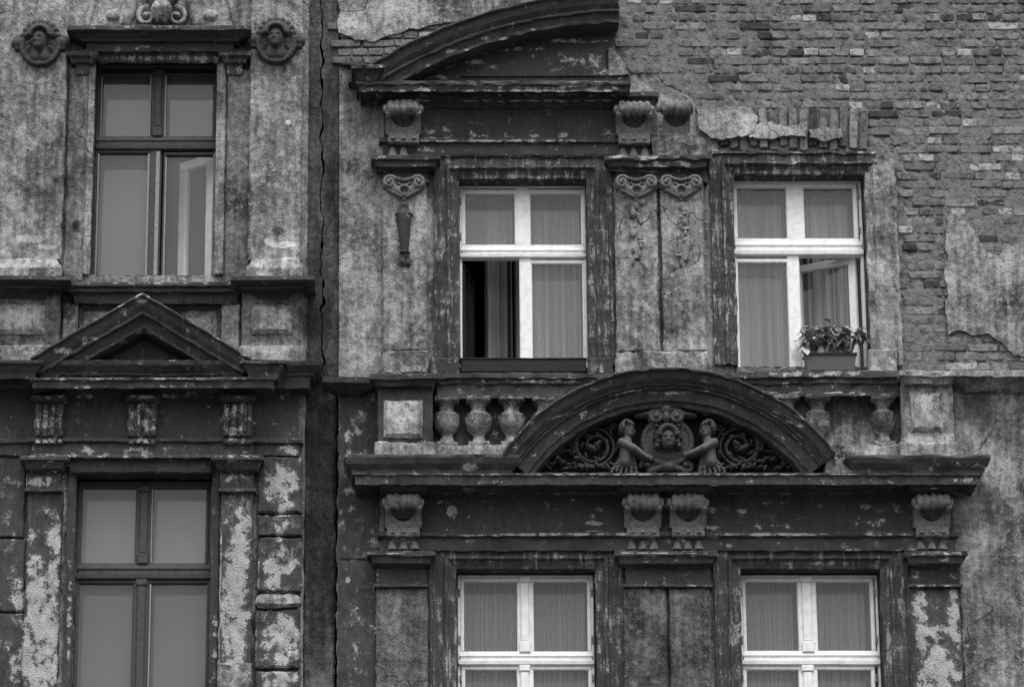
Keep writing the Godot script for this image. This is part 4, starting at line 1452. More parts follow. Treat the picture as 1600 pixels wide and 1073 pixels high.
	# lower storey
	for q in [[30, 106, 40, 94, 33, 88], [329, 412, 343, 396, 340, 390]]:
		moulding("capital", house, M.paint, q[0], q[1], [[711, 0.0], [712, 0.22], [718, 0.22], [722, 0.19], [732, 0.17], [736, 0.14], [739, 0.12], [740, 0.0]], 0.004)
		block("neck", house, M.shaft, q[2], q[3], 738, 765, 0.0, 0.11, 0.006, 0.003)
		moulding("neck_ring", house, M.paint, q[2] - 3, q[3] + 3, [[762, 0.1], [763, 0.14], [767, 0.14], [770, 0.10]], 0.002)
		block("pilaster_shaft", house, M.shaft, (q[2] + q[4]) / 2.0, (q[3] + q[5]) / 2.0, 768, 1140, 0.0, 0.10, 0.012, 0.005)
	block("lintel", house, M.paint, 107, 330, 716, 738, 0.0, 0.06, 0.008, 0.003)
	s = Shape.new()
	sweep(s, PackedVector2Array([Vector2(low.position.x, low.position.y), Vector2(low.position.x, low.end.y), low.end, Vector2(low.end.x, low.position.y)]), [[0.06, 0.0], [0.06, 0.03], [0.04, 0.03], [0.02, 0.015], [0.0, 0.01], [0.0, -0.02]])
	put("architrave", s, M.paint, house)
	block("shaft_base", house, M.plaster, 338, 392, 1034, 1100, 0.05, 0.16, 0.02, 0.006)
	# quoins at the corner, and the grooved courses at the far side
	for q in [[713, 801], [804, 836], [840, 924], [952, 1043], [1048, 1130]]:
		block("quoin", house, M.shaft, 402 if q[0] < 900 else 398, 471 if q[0] < 900 else 468, q[0], q[1], 0.0, 0.075, 0.014, 0.006)
	moulding("quoin", house, M.plaster, 398, 470, [[926, 0.0], [927, 0.05], [933, 0.085], [942, 0.095], [949, 0.07], [951, 0.0]], 0.005)
	for q in [[716, 839], [842, 955], [958, 1130]]:
		block("course", house, M.shaft, -60, 38, q[0], q[1], 0.0, 0.05, 0.01, 0.003)
	# the strip of wall beside the right hand house, split by a long crack
	var l := []
	var r := []
	for i in 90:
		var y := -90.0 + i * 7.6
		var at := Vector3(0.0, y * 0.006, 1.0)
		var k := wob.get_noise_3dv(at) * 5.0 + wob_fine.get_noise_3dv(at) * 2.0
		var gap := 1.6 + 5.0 * maxf(0.0, wob.get_noise_3dv(at + Vector3(9, 0, 0)) + wob_fine.get_noise_3dv(at + Vector3(4, 0, 0)) * 0.5)
		l.append([503.0 + k - gap * 0.5, y])
		r.append([503.0 + k + gap * 0.5, y])
	l.reverse()
	s = Shape.new()
	prism(s, px_poly([[474, -90]] + [[474, 585]] + l, 0.0), -0.3, -0.02)
	put("edge_strip", s, M.strip, house)
	s = Shape.new()
	prism(s, px_poly(r + [[528, 585], [529, -90]], 0.0), -0.3, -0.035)
	put("edge_strip", s, M.strip, house)
	block("edge_strip", house, M.soiled, 473, 524, 586, 1150, -0.4, -0.10, 0.02, 0.006)
	block("strip_back", house, M.iron, 470, 530, -95, 1180, -0.5, -0.34, 0.0, 0.0)

	# windows
	var w := casement(house, M.wood, M.wood, [147, 338, 100, 440, 6], zf, [214, 235], [[236, 257, 108, 216, 1], [231, 250, 234, 440]], [[160, 235, 119, 213, 5], [258, 332, 119, 213, 5], [153, 229, 240, 437, 5], [258, 333, 243, 437, 5]])
	for q in [[156.5, 158.5, 119, 213], [233, 235, 119, 213], [256.5, 259, 119, 213], [149.5, 152, 240, 438], [228, 231, 240, 438], [241, 247, 236, 440], [255.5, 258, 246, 438], [331.5, 334, 240, 438]]:
		block("putty_line", w, M.wood_edge, q[0], q[1], q[2], q[3], zf - 0.02, zf + 0.014, 0.002, 0.0005)
	var rr := px_rect(258, 333, 243, 438, zf)
	open_leaf("open_leaf", w, M.white, rr.end.x - 0.02, -1.0, rr.position.y - 0.2, rr.end.y + 0.10, -0.34, rr.size.x * 1.02, 0.72, 0.085)
	pane(w, "inner_pane", px_rect(147, 242, 104, 438, -0.36), -0.36)
	pane(w, "inner_pane", px_rect(250, 338, 104, 226, -0.36), -0.36)
	w = casement(house, M.wood, M.wood, [116, 330, 752, 1130, 6], zf, [882, 906], [[212, 236, 758, 884, 1], [206, 231, 904, 1130, 1]], [[127, 211, 763, 880, 5], [238, 321, 763, 880, 5], [120, 205, 912, 1120, 5], [234, 321, 912, 1120, 5]])
	block("putty_line", w, M.wood_edge, 231, 233.5, 912, 1120, zf - 0.02, zf + 0.014, 0.002, 0.0005)
	block("putty_line", w, M.wood_edge, 235.5, 237.5, 763, 880, zf - 0.02, zf + 0.014, 0.002, 0.0005)
	pane(w, "inner_pane", px_rect(118, 328, 756, 1120, -0.36), -0.36)


# ---- the right house ------------------------------------------------------------------------------------------
func skin(house: Node, pts: Array, z0 := -0.03, z1 := 0.0, amp := 0.0, m: Material = null) -> void:
	var s := Shape.new()
	var p := px_poly(pts, z1)
	prism(s, ragged(p, amp) if amp > 0.0 else p, z0, z1)
	put("plaster_sheet", s, m if m else M.plaster, house)


func build_right(ground_y: float) -> void:
	var house := knot("brick_tenement", Vector3(gx(1060, 536), ground_y, 0))
	tag(house, "tenement house with balustrade, arched carved pediment and bare brick where the stucco has fallen", "building")
	var zf := -0.15
	var w2 := px_rect(717, 917, 290, 582, zf)
	var w3 := px_rect(1147, 1353, 283, 580, zf)
	var w4 := px_rect(713, 931, 896, 1140, zf)
	var w5 := px_rect(1157, 1377, 896, 1140, zf)
	var x0 := gx(529, 536)
	var x1 := gx(1760, 536)
	var s := Shape.new()
	wall_with(s, x0, x1, gy(1200), gy(-420), -0.0245, [w2, w3, w4, w5], 0.0075, 0.024)
	put("wall", s, M.mortar, house)
	s = Shape.new()
	sheet_at(s, x0, x1, ground_y, gy(1200), -0.03, 0.0, 2.0)
	put("lower_wall", s, M.plaster, house)
	s = Shape.new()
	closed_box(s, x0, x1, ground_y, gy(-420), -8.0, -2.7)
	put("rear_wall", s, M.mortar, house)
	s = Shape.new()
	closed_box(s, x0, x1, gy(-420) - 0.1, gy(-420), -2.7, -0.032)
	put("roof", s, M.mortar, house)
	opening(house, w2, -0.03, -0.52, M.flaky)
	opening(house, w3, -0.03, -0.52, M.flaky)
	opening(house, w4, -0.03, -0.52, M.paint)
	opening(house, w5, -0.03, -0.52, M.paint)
	lay_bricks(house)

	# what is left of the plaster
	var xl2 := 717.0
	skin(house, [[529, -100], [800, -100], [800, 10], [740, 27], [690, 37], [640, 44], [610, 57], [590, 64], [556, 63], [540, 54], [531, 50]], -0.03, 0.012, 0.012)
	skin(house, [[530, 104], [560, 100], [600, 112], [640, 120], [717, 120], [717, 584], [529, 584]])
	skin(house, [[717, 120], [920, 120], [920, 276], [717, 276]])
	skin(house, [[920, 120], [985, 118], [1060, 160], [1095, 168], [1110, 220], [1147, 262], [1147, 584], [920, 584]])
	skin(house, [[1476, 262], [1500, 250], [1530, 290], [1570, 300], [1640, 270], [1760, 260], [1760, 560], [1640, 566], [1585, 556], [1568, 534], [1545, 522], [1520, 526], [1496, 516], [1478, 522]], -0.03, -0.0205, 0.02, M.mortar)
	skin(house, [[1480, 336], [1500, 330], [1520, 362], [1535, 388], [1560, 398], [1590, 380], [1640, 350], [1760, 340], [1760, 570], [1640, 566], [1585, 556], [1568, 534], [1545, 522], [1520, 526], [1496, 516], [1481, 522]], -0.03, 0.002, 0.014)
	skin(house, [[1403, 470], [1440, 455], [1480, 470], [1482, 584], [1403, 584]], -0.03, -0.0205, 0.03, M.mortar)
	skin(house, [[985, 40], [1060, 60], [1110, 90], [1100, 160], [1030, 125], [985, 110]], -0.03, -0.0215, 0.03, M.mortar)
	skin(house, [[1370, 190], [1480, 175], [1600, 190], [1600, 220], [1480, 215], [1400, 225]], -0.03, -0.0215, 0.03, M.mortar)
	skin(house, [[1088, 170], [1130, 166], [1172, 168], [1186, 182], [1180, 204], [1160, 214], [1112, 215], [1095, 202]], -0.03, 0.045, 0.012)
	skin(house, [[1176, 196], [1205, 190], [1230, 198], [1258, 194], [1260, 212], [1225, 214], [1200, 216], [1170, 214]], -0.03, 0.04, 0.014)
	skin(house, [[1264, 202], [1290, 198], [1316, 200], [1318, 214], [1290, 218], [1266, 214]], -0.03, 0.04, 0.012)
	skin(house, [[529, 584], [1500, 584], [1500, 884], [529, 884]])
	skin(house, [[1500, 584], [1760, 584], [1760, 884], [1500, 884]])
	skin(house, [[1490, 606], [1578, 606], [1570, 640], [1556, 658], [1543, 684], [1532, 700], [1532, 714], [1490, 714]], -0.03, 0.012, 0.008)
	skin(house, [[529, 884], [712, 884], [712, 1200], [529, 1200]])
	skin(house, [[934, 884], [1157, 884], [1157, 1200], [934, 1200]])
	skin(house, [[1384, 884], [1760, 884], [1760, 1200], [1384, 1200]])

	# the broken segmental pediment
	s = Shape.new()
	var c := g2(980, 32, 0.3)
	var rad := 690.0 / 195.0
	sweep(s, arc(c.x, c.y - rad, rad, -35.0, -1.0, 44), [[0.235, 0.0], [0.235, 0.36], [0.222, 0.37], [0.212, 0.362], [0.204, 0.335], [0.19, 0.33], [0.15, 0.318], [0.115, 0.285], [0.10, 0.298], [0.088, 0.296], [0.082, 0.265], [0.035, 0.25], [0.024, 0.268], [0.004, 0.262], [0.0, 0.235], [0.0, 0.05]], true, 0.004)
	put("segmental_pediment", s, M.paint, house)
	moulding("pediment_end", house, M.paint, 549, 600, [[100, 0.0], [101, 0.40], [106, 0.40], [110, 0.37], [120, 0.34], [126, 0.33], [127, 0.1]], 0.005)
	moulding("pediment_cornice", house, M.paint, 556, 986, [[126, 0.0], [127, 0.33], [131, 0.33], [134, 0.31], [143, 0.30], [145, 0.13], [152, 0.10], [160, 0.09], [167, 0.06], [168, 0.0]], 0.005)
	moulding("bed_mould", house, M.paint, 655, 1030, [[143, 0.0], [143, 0.13], [150, 0.13], [156, 0.10], [165, 0.08], [168, 0.075], [169, 0.0]], 0.004)
	s = Shape.new()
	var ty := px_poly([[590, 128], [660, 94], [720, 68], [800, 46], [880, 34], [957, 32], [962, 76], [975, 92], [984, 118], [986, 128]], 0.03)
	prism(s, ty, -0.03, 0.03)
	put("tympanum", s, M.paint, house)
	s = Shape.new()
	prism(s, px_poly([[720, 119], [760, 102], [840, 82], [945, 72], [947, 118]], 0.05), 0.02, 0.05)
	put("tympanum_panel", s, M.paint, house)
	s = Shape.new()
	prism(s, px_poly([[951, 76], [957, 74], [978, 100], [983, 116], [951, 118]], 0.05), 0.02, 0.055)
	put("tympanum_panel", s, M.plaster, house)
	# upper entablature
	moulding("frieze", house, M.paint, 592, 1018, [[166, 0.0], [166, 0.05], [214, 0.05], [216, 0.09], [221, 0.09], [224, 0.06], [242, 0.055], [243, 0.0]], 0.003)
	bracket(house, 630, 155, false, 2)
	bracket(house, 992, 156)
	bracket(house, 1059, 154, true)
	s = Shape.new()
	mould(s, 1018, 1104, [[214, 0.0], [216, 0.04], [222, 0.06], [236, 0.05], [243, 0.05], [244, 0.0]], 0.014)
	put("broken_frieze", s, M.plaster, house)
	moulding("capital", house, M.paint, 579, 688, [[242, 0.0], [243, 0.20], [248, 0.20], [252, 0.17], [260, 0.16], [264, 0.11], [268, 0.09], [269, 0.0]], 0.004)
	moulding("capital", house, M.paint, 945, 1112, [[242, 0.0], [243, 0.20], [248, 0.20], [252, 0.17], [260, 0.16], [264, 0.11], [268, 0.09], [269, 0.0]], 0.006)
	for q in [[598, 667], [962, 1103]]:
		block("neck", house, M.paint, q[0], q[1], 266, 283, 0.0, 0.08, 0.006, 0.003)
		moulding("neck_ring", house, M.paint, q[0] - 3, q[1] + 3, [[281, 0.07], [281, 0.11], [284, 0.11], [286, 0.07]], 0.003)
	for q in [[598, 667], [962, 1029], [1035, 1102]]:
		block("pilaster", house, M.plaster, q[0], q[1], 285, 548, 0.0, 0.085, 0.01, 0.005)
	for q in [[598, 668], [962, 1106]]:
		block("pilaster_base", house, M.plaster, q[0], q[1], 548, 584, 0.0, 0.10, 0.012, 0.006)
	volute_plate(house, 631, 293, 0.085, 0.0)
	volute_plate(house, 994, 293, 0.085, 0.0)
	volute_plate(house, 1064, 293, 0.085, 0.0)
	husk(house, 631, 325, 415, 0.083, true, 5)
	husk(house, 995, 316, 410, 0.083, false, 6)
	husk(house, 1065, 322, 412, 0.083, false, 7)
	# architraves of the upper windows
	for q in [[w2, 0.20], [w3, 0.19]]:
		var o: Rect2 = q[0]
		s = Shape.new()
		var k: float = q[1]
		var way := PackedVector2Array([o.position, Vector2(o.position.x, o.end.y), o.end, Vector2(o.end.x, o.position.y)])
		if k < 0.2:
			way = PackedVector2Array([o.position, Vector2(o.position.x, o.end.y), Vector2(o.end.x + 0.1, o.end.y)])
			var js := Shape.new()
			sweep(js, PackedVector2Array([Vector2(o.end.x, o.end.y + 0.12), Vector2(o.end.x, o.position.y)]), [[0.25, -0.02], [0.25, 0.03], [0.22, 0.035], [0.20, 0.02], [0.15, 0.04], [0.12, 0.04], [0.10, 0.055], [0.07, 0.06], [0.05, 0.03], [0.025, 0.02], [0.0, 0.015], [0.0, -0.035]], false, 0.007)
			put("jamb", js, M.plaster, house)
		sweep(s, way, [[k, -0.02], [k, 0.045], [k - 0.02, 0.05], [k - 0.03, 0.03], [0.105, 0.035], [0.095, 0.06], [0.075, 0.065], [0.06, 0.035], [0.025, 0.02], [0.0, 0.015], [0.0, -0.035]], false, 0.005)
		put("architrave", s, M.flaky, house)
	block("jamb_foot", house, M.flaky, 672, 716, 558, 584, 0.0, 0.075, 0.01, 0.004)
	block("jamb_foot", house, M.flaky, 919, 958, 558, 584, 0.0, 0.075, 0.01, 0.004)
	block("jamb_foot", house, M.plaster, 1357, 1402, 545, 584, 0.0, 0.075, 0.014, 0.007)

	# sill course, pedestals and balustrade
	moulding("sill_course", house, M.paint, 504, 592, [[588, 0.0], [589, 0.22], [597, 0.22], [602, 0.18], [607, 0.15], [612, 0.10], [618, 0.05], [619, 0.0]], 0.004)
	moulding("sill_course", house, M.plaster, 1484, 1800, [[578, 0.0], [579, 0.20], [588, 0.20], [592, 0.16], [600, 0.12], [606, 0.09], [612, 0.05], [613, 0.0]], 0.008)
	moulding("balustrade_rail", house, M.paint, 672, 1200, [[582, -0.1], [583, 0.20], [590, 0.20], [593, 0.17], [599, 0.17], [601, 0.15], [616, 0.15], [617, 0.16], [622, 0.16], [623, 0.0]], 0.005)
	moulding("balustrade_rail", house, M.paint, 1180, 1420, [[578, -0.1], [579, 0.20], [589, 0.20], [592, 0.17], [599, 0.17], [601, 0.15], [613, 0.15], [614, 0.16], [619, 0.16], [620, 0.0]], 0.006)
	for q in [[578, 686, 590, 676, 599, 660, 583], [1405, 1497, 1411, 1491, 1424, 1474, 579]]:
		var t: float = q[6]
		var mm: Material = M.paint if t == 583 else M.plaster
		moulding("pedestal_cap", house, mm, q[0], q[1], [[t, 0.0], [t + 1, 0.31], [t + 8, 0.31], [t + 11, 0.28], [t + 20, 0.26], [t + 23, 0.22], [t + 24, 0.0]], 0.005)
		var ped := block("pedestal", house, M.paint if t == 583 else M.plaster, q[2], q[3], t + 22, 694, 0.0, 0.20, 0.01, 0.004)
		block("raised_panel", ped, M.plaster, q[4], q[5], 624 if t == 583 else 612, 682 if t == 583 else 672, 0.19, 0.24, 0.028, 0.004)
		moulding("plinth", ped, M.plaster, q[2] - 5, q[3] + 5, [[690, 0.19], [692, 0.23], [713, 0.23], [714, 0.0]], 0.005)
	moulding("bottom_rail", house, M.plaster, 672, 815, [[695, 0.0], [695, 0.19], [712, 0.19], [713, 0.0]], 0.005)
	moulding("bottom_rail", house, M.plaster, 1272, 1412, [[696, 0.0], [696, 0.19], [716, 0.19], [717, 0.0]], 0.010)
	for q in [698.0, 748.0, 799.0, 851.0, 1230.0, 1278.0, 1380.0]:
		baluster(house, q, 619 if q < 1000 else 616, 696, 0.06)
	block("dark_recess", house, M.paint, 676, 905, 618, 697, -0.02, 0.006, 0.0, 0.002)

	# the great cornice and its arched pediment
	moulding("cornice_crown", house, M.paint, 537, 812, [[709, 0.0], [710, 0.40], [714, 0.40], [724, 0.38], [734, 0.345], [741, 0.34], [742, 0.0]], 0.004)
	moulding("cornice_crown", house, M.paint, 1322, 1548, [[710, 0.0], [711, 0.40], [715, 0.40], [724, 0.38], [734, 0.345], [741, 0.34], [742, 0.0]], 0.006)
	moulding("cornice_crown", house, M.plaster, 1290, 1345, [[716, 0.0], [717, 0.30], [726, 0.32], [741, 0.32], [742, 0.0]], 0.014)
	moulding("main_cornice", house, M.paint, 551, 1532, [[738, 0.0], [739, 0.365], [742, 0.365], [744, 0.35], [757, 0.345], [759, 0.16], [764, 0.12], [766, 0.12], [772, 0.07], [776, 0.05], [777, 0.0]], 0.004)
	var apex := g2(1042, 636, 0.24)
	rad = 252.0 / 195.0
	s = Shape.new()
	sweep(s, arc(apex.x, apex.y - rad, rad, -56.5, 56.5, 64), [[0.272, 0.0], [0.272, 0.43], [0.264, 0.44], [0.254, 0.435], [0.246, 0.405], [0.232, 0.40], [0.195, 0.385], [0.165, 0.345], [0.155, 0.35], [0.147, 0.325], [0.130, 0.32], [0.124, 0.29], [0.065, 0.275], [0.055, 0.288], [0.040, 0.284], [0.034, 0.262], [0.0, 0.25], [0.0, 0.03]], true, 0.004)
	put("arched_pediment", s, M.paint, house)
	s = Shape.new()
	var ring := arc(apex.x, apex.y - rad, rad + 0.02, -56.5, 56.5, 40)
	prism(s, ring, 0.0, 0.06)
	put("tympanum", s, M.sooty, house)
	carve_tympanum(house)
	# lower entablature
	moulding("frieze", house, M.paint, 592, 1500, [[760, 0.0], [760, 0.06], [829, 0.06], [831, 0.10], [837, 0.10], [841, 0.07], [860, 0.065], [861, 0.0]], 0.003)
	for q in [630.0, 1006.0, 1077.0, 1460.0]:
		bracket(house, q, 770.0)
		moulding("bracket_cap", house, M.paint, q - 38, q + 38, [[757, 0.05], [757, 0.30], [762, 0.30], [766, 0.27], [771, 0.22], [772, 0.05]], 0.004)
	for q in [[574, 680, 585, 668], [961, 1122, 975, 1113], [1414, 1512, 1422, 1504]]:
		moulding("capital", house, M.paint, q[0], q[1], [[860, 0.0], [861, 0.21], [867, 0.21], [870, 0.18], [880, 0.17], [884, 0.12], [887, 0.10], [888, 0.0]], 0.004)
		block("neck", house, M.paint, q[2] + 3, q[3] - 3, 885, 914, 0.0, 0.085, 0.006, 0.003)
		moulding("neck_ring", house, M.paint, q[2] - 1, q[3] + 1, [[912, 0.07], [912, 0.125], [916, 0.125], [919, 0.09]], 0.002)
	for q in [[587, 668, true], [976, 1043, true], [1048, 1112, true], [1425, 1506, false]]:
		block("pilaster", house, M.mixed if q[2] else M.shaft, q[0], q[1], 918, 1160, 0.0, 0.09, 0.012, 0.004)
	for o in [w4, w5]:
		s = Shape.new()
		sweep(s, PackedVector2Array([o.position, Vector2(o.position.x, o.end.y), o.end, Vector2(o.end.x, o.position.y)]), [[0.21, -0.02], [0.21, 0.05], [0.195, 0.05], [0.185, 0.035], [0.10, 0.03], [0.09, 0.055], [0.07, 0.055], [0.06, 0.03], [0.02, 0.015], [0.0, 0.01], [0.0, -0.035]], false, 0.003)
		put("architrave", s, M.flaky, house)
	block("course", house, M.shaft, 529, 592, 618, 873, 0.0, 0.02, 0.006, 0.004)
	block("course", house, M.shaft, 529, 588, 877, 1180, 0.0, 0.02, 0.006, 0.004)
	block("course", house, M.plaster, 1506, 1790, 866, 1180, 0.0, 0.018, 0.006, 0.004)

	# windows
	var w := casement(house, M.white, M.white, [718, 917, 290, 584, 4], zf, [387, 404], [[806, 827, 292, 389], [812, 831, 402, 584]], [[727, 804, 303, 383, 7], [829, 908, 303, 383, 7], [832, 911, 413, 580, 7]])
	var rr := px_rect(724, 812, 406, 582, zf)
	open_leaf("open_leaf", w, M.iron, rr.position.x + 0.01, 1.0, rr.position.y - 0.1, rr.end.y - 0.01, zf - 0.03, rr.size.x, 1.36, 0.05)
	pane(w, "inner_pane", px_rect(719, 916, 294, 396, -0.36), -0.36)
	pane(w, "inner_pane", px_rect(822, 916, 400, 580, -0.36), -0.36)
	w = casement(house, M.white, M.white, [1147, 1352, 282, 580, 5], zf, [377, 400], [[1230, 1256, 284, 379], [1233, 1252, 398, 580]], [[1152, 1229, 293, 373, 7], [1257, 1334, 293, 373, 7], [1155, 1232, 411, 575, 7]])
	rr = px_rect(1252, 1349, 402, 580, zf)
	open_leaf("open_leaf", w, M.white, rr.end.x - 0.045, -1.0, rr.position.y - 0.12, rr.end.y + 0.03, zf - 0.05, rr.size.x * 1.07, 0.5, 0.062)
	pane(w, "inner_pane", px_rect(1148, 1350, 288, 386, -0.36), -0.36)
	pane(w, "inner_pane", px_rect(1148, 1240, 395, 576, -0.36), -0.36)
	w = casement(house, M.white, M.white, [715, 929, 898, 1140, 4], zf, [1019, 1040], [[808, 832, 899, 1022, 1], [808, 832, 1038, 1140, 1]], [[725, 808, 909, 1018, 6], [834, 918, 909, 1018, 6], [727, 808, 1047, 1130, 6], [834, 920, 1047, 1130, 6]])
	pane(w, "inner_pane", px_rect(716, 928, 900, 1130, -0.36), -0.36)
	w = casement(house, M.white, M.white, [1158, 1376, 898, 1140, 4], zf, [1018, 1040], [[1248, 1275, 899, 1022, 1], [1250, 1277, 1038, 1140, 1]], [[1166, 1247, 909, 1017, 6], [1277, 1361, 909, 1017, 6], [1168, 1249, 1047, 1130, 6], [1279, 1363, 1047, 1130, 6]])
	pane(w, "inner_pane", px_rect(1159, 1375, 900, 1130, -0.36), -0.36)


# the carving under the arch: two cherubs hold a mask in a cartouche, with scrolls of leaves and fruit at either side
func carve_tympanum(house: Node) -> void:
	var z := 0.06
	var m := g2(1042, 695, z)
	var re := Relief.new(m.x - 0.26, m.x + 0.26, m.y - 0.27, m.y + 0.2, 0.005)
	re.plate(m, 0.20, 0.20, 0.07, 0.04)
	re.ring(m, 0.19, 0.185, 0.05, 0.024)
	re.ring(m, 0.13, 0.135, 0.06, 0.018)
	for e in [-1.0, 1.0]:
		re.curl(Vector2(m.x + e * 0.095, m.y + 0.12), 0.055, 1.3, PI / 2, 0.06, 0.016, 0.012, e)
		re.curl(Vector2(m.x + e * 0.15, m.y - 0.19), 0.06, 1.0, PI, 0.03, 0.022, 0.016, e)
		re.bar(Vector3(m.x + e * 0.03, m.y - 0.2, 0.04), Vector3(m.x + e * 0.14, m.y - 0.235, 0.03), 0.035, 0.03)
		for i in 4:
			re.blob(Vector3(m.x + e * (0.075 + 0.012 * (i % 2)), m.y + 0.05 - i * 0.035, 0.10), 0.024, 0.022, 0.03)
	face(re, Vector3(m.x, m.y + 0.0, 0.09), 0.066)
	for i in 9:
		var a := lerpf(0.1, PI - 0.1, i / 8.0)
		re.blob(Vector3(m.x + cos(a) * 0.07, m.y + 0.025 + sin(a) * 0.075, 0.12), 0.026, 0.022, 0.035, a)
	re.blob(Vector3(m.x, m.y - 0.21, 0.05), 0.05, 0.045, 0.05)
	var s := Shape.new()
	re.finish(s, z, 1.5)
	put("mask_cartouche", s, M.carving, house)
	# the winged crest
	var c := g2(1040, 650, 0.12)
	re = Relief.new(c.x - 0.27, c.x + 0.27, c.y - 0.12, c.y + 0.10, 0.005)
	re.blob(Vector3(c.x, c.y + 0.035, 0.03), 0.06, 0.05, 0.06)
	re.blob(Vector3(c.x, c.y - 0.03, 0.03), 0.035, 0.05, 0.06)
	for e in [-1.0, 1.0]:
		re.curl(Vector2(c.x + e * 0.075, c.y - 0.025), 0.055, 1.4, PI / 2, 0.05, 0.02, 0.014, -e)
		re.bar(Vector3(c.x + e * 0.06, c.y + 0.032, 0.05), Vector3(c.x + e * 0.15, c.y + 0.0, 0.04), 0.024, 0.02)
		re.bar(Vector3(c.x + e * 0.15, c.y + 0.0, 0.04), Vector3(c.x + e * 0.235, c.y - 0.005, 0.03), 0.02, 0.012)
	s = Shape.new()
	re.finish(s, 0.12, 1.5)
	put("crest", s, M.carving_pale, house)
	for e in [-1.0, 1.0]:
		# cherub: head turned to the mask, arm reaching to the frame, leaf skirt
		var h := g2(1042 + e * 62, 677, z)
		re = Relief.new(minf(h.x - 0.16, h.x - e * 0.24 - 0.02), maxf(h.x + 0.16, h.x - e * 0.24 + 0.02), h.y - 0.42, h.y + 0.1, 0.005)
		re.bar(Vector3(h.x + e * 0.012, h.y - 0.11, 0.04), Vector3(h.x + e * 0.02, h.y - 0.25, 0.03), 0.05, 0.055, 0.02)
		re.bar(Vector3(h.x, h.y - 0.05, 0.05), Vector3(h.x + e * 0.006, h.y - 0.1, 0.05), 0.03, 0.04, 0.02)
		face(re, Vector3(h.x - e * 0.006, h.y, 0.05), 0.050, -e * 0.7)
		for i in 11:
			var a := lerpf(-0.5, PI * 0.85, i / 10.0)
			re.blob(Vector3(h.x + e * cos(a) * 0.046 + e * 0.008, h.y + 0.018 + sin(a) * 0.048, 0.07), 0.021, 0.019, 0.028)
			re.blob(Vector3(h.x + e * cos(a) * 0.028 + e * 0.012, h.y + 0.026 + sin(a) * 0.036, 0.09), 0.017, 0.015, 0.026)
		var hand := Vector3(h.x - e * 0.15, h.y - 0.235 + (0.03 if e > 0 else 0.0), 0.085)
		re.bar(Vector3(h.x + e * 0.05, h.y - 0.11, 0.08), Vector3(h.x - e * 0.04, h.y - 0.165, 0.10), 0.036, 0.030, 0.012)
		re.bar(Vector3(h.x - e * 0.04, h.y - 0.165, 0.10), hand, 0.030, 0.019, 0.012)
		for f in 5:
			re.bar(hand, hand + Vector3(-e * (0.03 + 0.008 * (2 - absf(f - 2))), -0.024 + f * 0.012, -0.004), 0.008, 0.005, 0.003)
		for i in 22:                             # the body ends in lapped acanthus leaves
			var t := (i % 6) / 5.0
			var row := i / 6
			var at := Vector2(h.x + e * (lerpf(-0.045, 0.06, t) * (1.0 + 0.35 * row) + 0.008 * row), h.y - 0.225 - row * 0.042 + 0.012 * sin(t * PI))
			re.blob(Vector3(at.x, at.y, 0.022), 0.018, 0.034, 0.03, e * lerpf(-0.5, 0.8, t))
			re.blob(Vector3(at.x + e * 0.01, at.y - 0.028, 0.034), 0.012, 0.012, 0.02)
		s = Shape.new()
		re.finish(s, z, 1.5)
		put("cherub", s, M.carving_pale, house)
		# the leaf scroll
		var q := g2(1042 + e * 113, 700, z)
		re = Relief.new(q.x - 0.23, q.x + 0.23, q.y - 0.2, q.y + 0.24, 0.005)
		re.curl(q, 0.150, 1.45, PI / 2 - e * 1.3, 0.025, 0.015, 0.010, -e)
		re.ring(q, 0.152, 0.152, 0.02, 0.011)
		for i in 14:
			var a := i * TAU / 14.0 + 0.3
			var r := 0.10 if i % 2 == 0 else 0.175
			re.blob(Vector3(q.x + cos(a) * r, q.y + sin(a) * r, 0.025), 0.030, 0.012, 0.026, a + 0.9)
			re.blob(Vector3(q.x + cos(a + 0.2) * (r + 0.006), q.y + sin(a + 0.2) * (r + 0.006), 0.03), 0.012, 0.012, 0.02)
		re.blob(Vector3(q.x + e * 0.03, q.y - 0.02, 0.04), 0.05, 0.024, 0.04, 0.5 * e)
		re.blob(Vector3(q.x - e * 0.02, q.y + 0.01, 0.04), 0.045, 0.02, 0.04, -0.8 * e)
		for i in 10:
			var lf := Vector2(q.x + e * lerpf(-0.19, 0.2, i / 9.0), q.y - 0.165 + 0.012 * sin(i * 2.0))
			re.blob(Vector3(lf.x, lf.y, 0.015), 0.034, 0.016, 0.035, 0.7 * e + 0.5 * sin(i * 3.0))
		re.curl(Vector2(q.x + e * 0.17, q.y + 0.02), 0.045, 1.1, PI / 2, 0.02, 0.013, 0.009, e)
		re.curl(Vector2(q.x - e * 0.15, q.y + 0.16), 0.036, 1.1, 0.0, 0.02, 0.011, 0.008, -e)
		re.bar(Vector3(q.x + e * 0.02, q.y + 0.15, 0.02), Vector3(q.x + e * 0.07, q.y + 0.22, 0.015), 0.016, 0.008)
		re.bar(Vector3(q.x + e * 0.14, q.y + 0.07, 0.02), Vector3(q.x + e * 0.21, q.y + 0.1, 0.015), 0.016, 0.010)
		s = Shape.new()
		re.finish(s, z, 1.5)
		put("leaf_scroll", s, M.carving, house)
		# leaves and fruit run out into the corner
		var b := g2(1042 + e * 166, 722, z)
		re = Relief.new(b.x - 0.22, b.x + 0.22, b.y - 0.1, b.y + 0.15, 0.005)
		rng.seed = 40 + int(e)
		re.bar(Vector3(b.x - e * 0.12, b.y + 0.1, 0.015), Vector3(b.x + e * 0.02, b.y + 0.075, 0.015), 0.012, 0.012)
		re.bar(Vector3(b.x + e * 0.02, b.y + 0.075, 0.015), Vector3(b.x + e * 0.19, b.y - 0.055, 0.012), 0.012, 0.009)
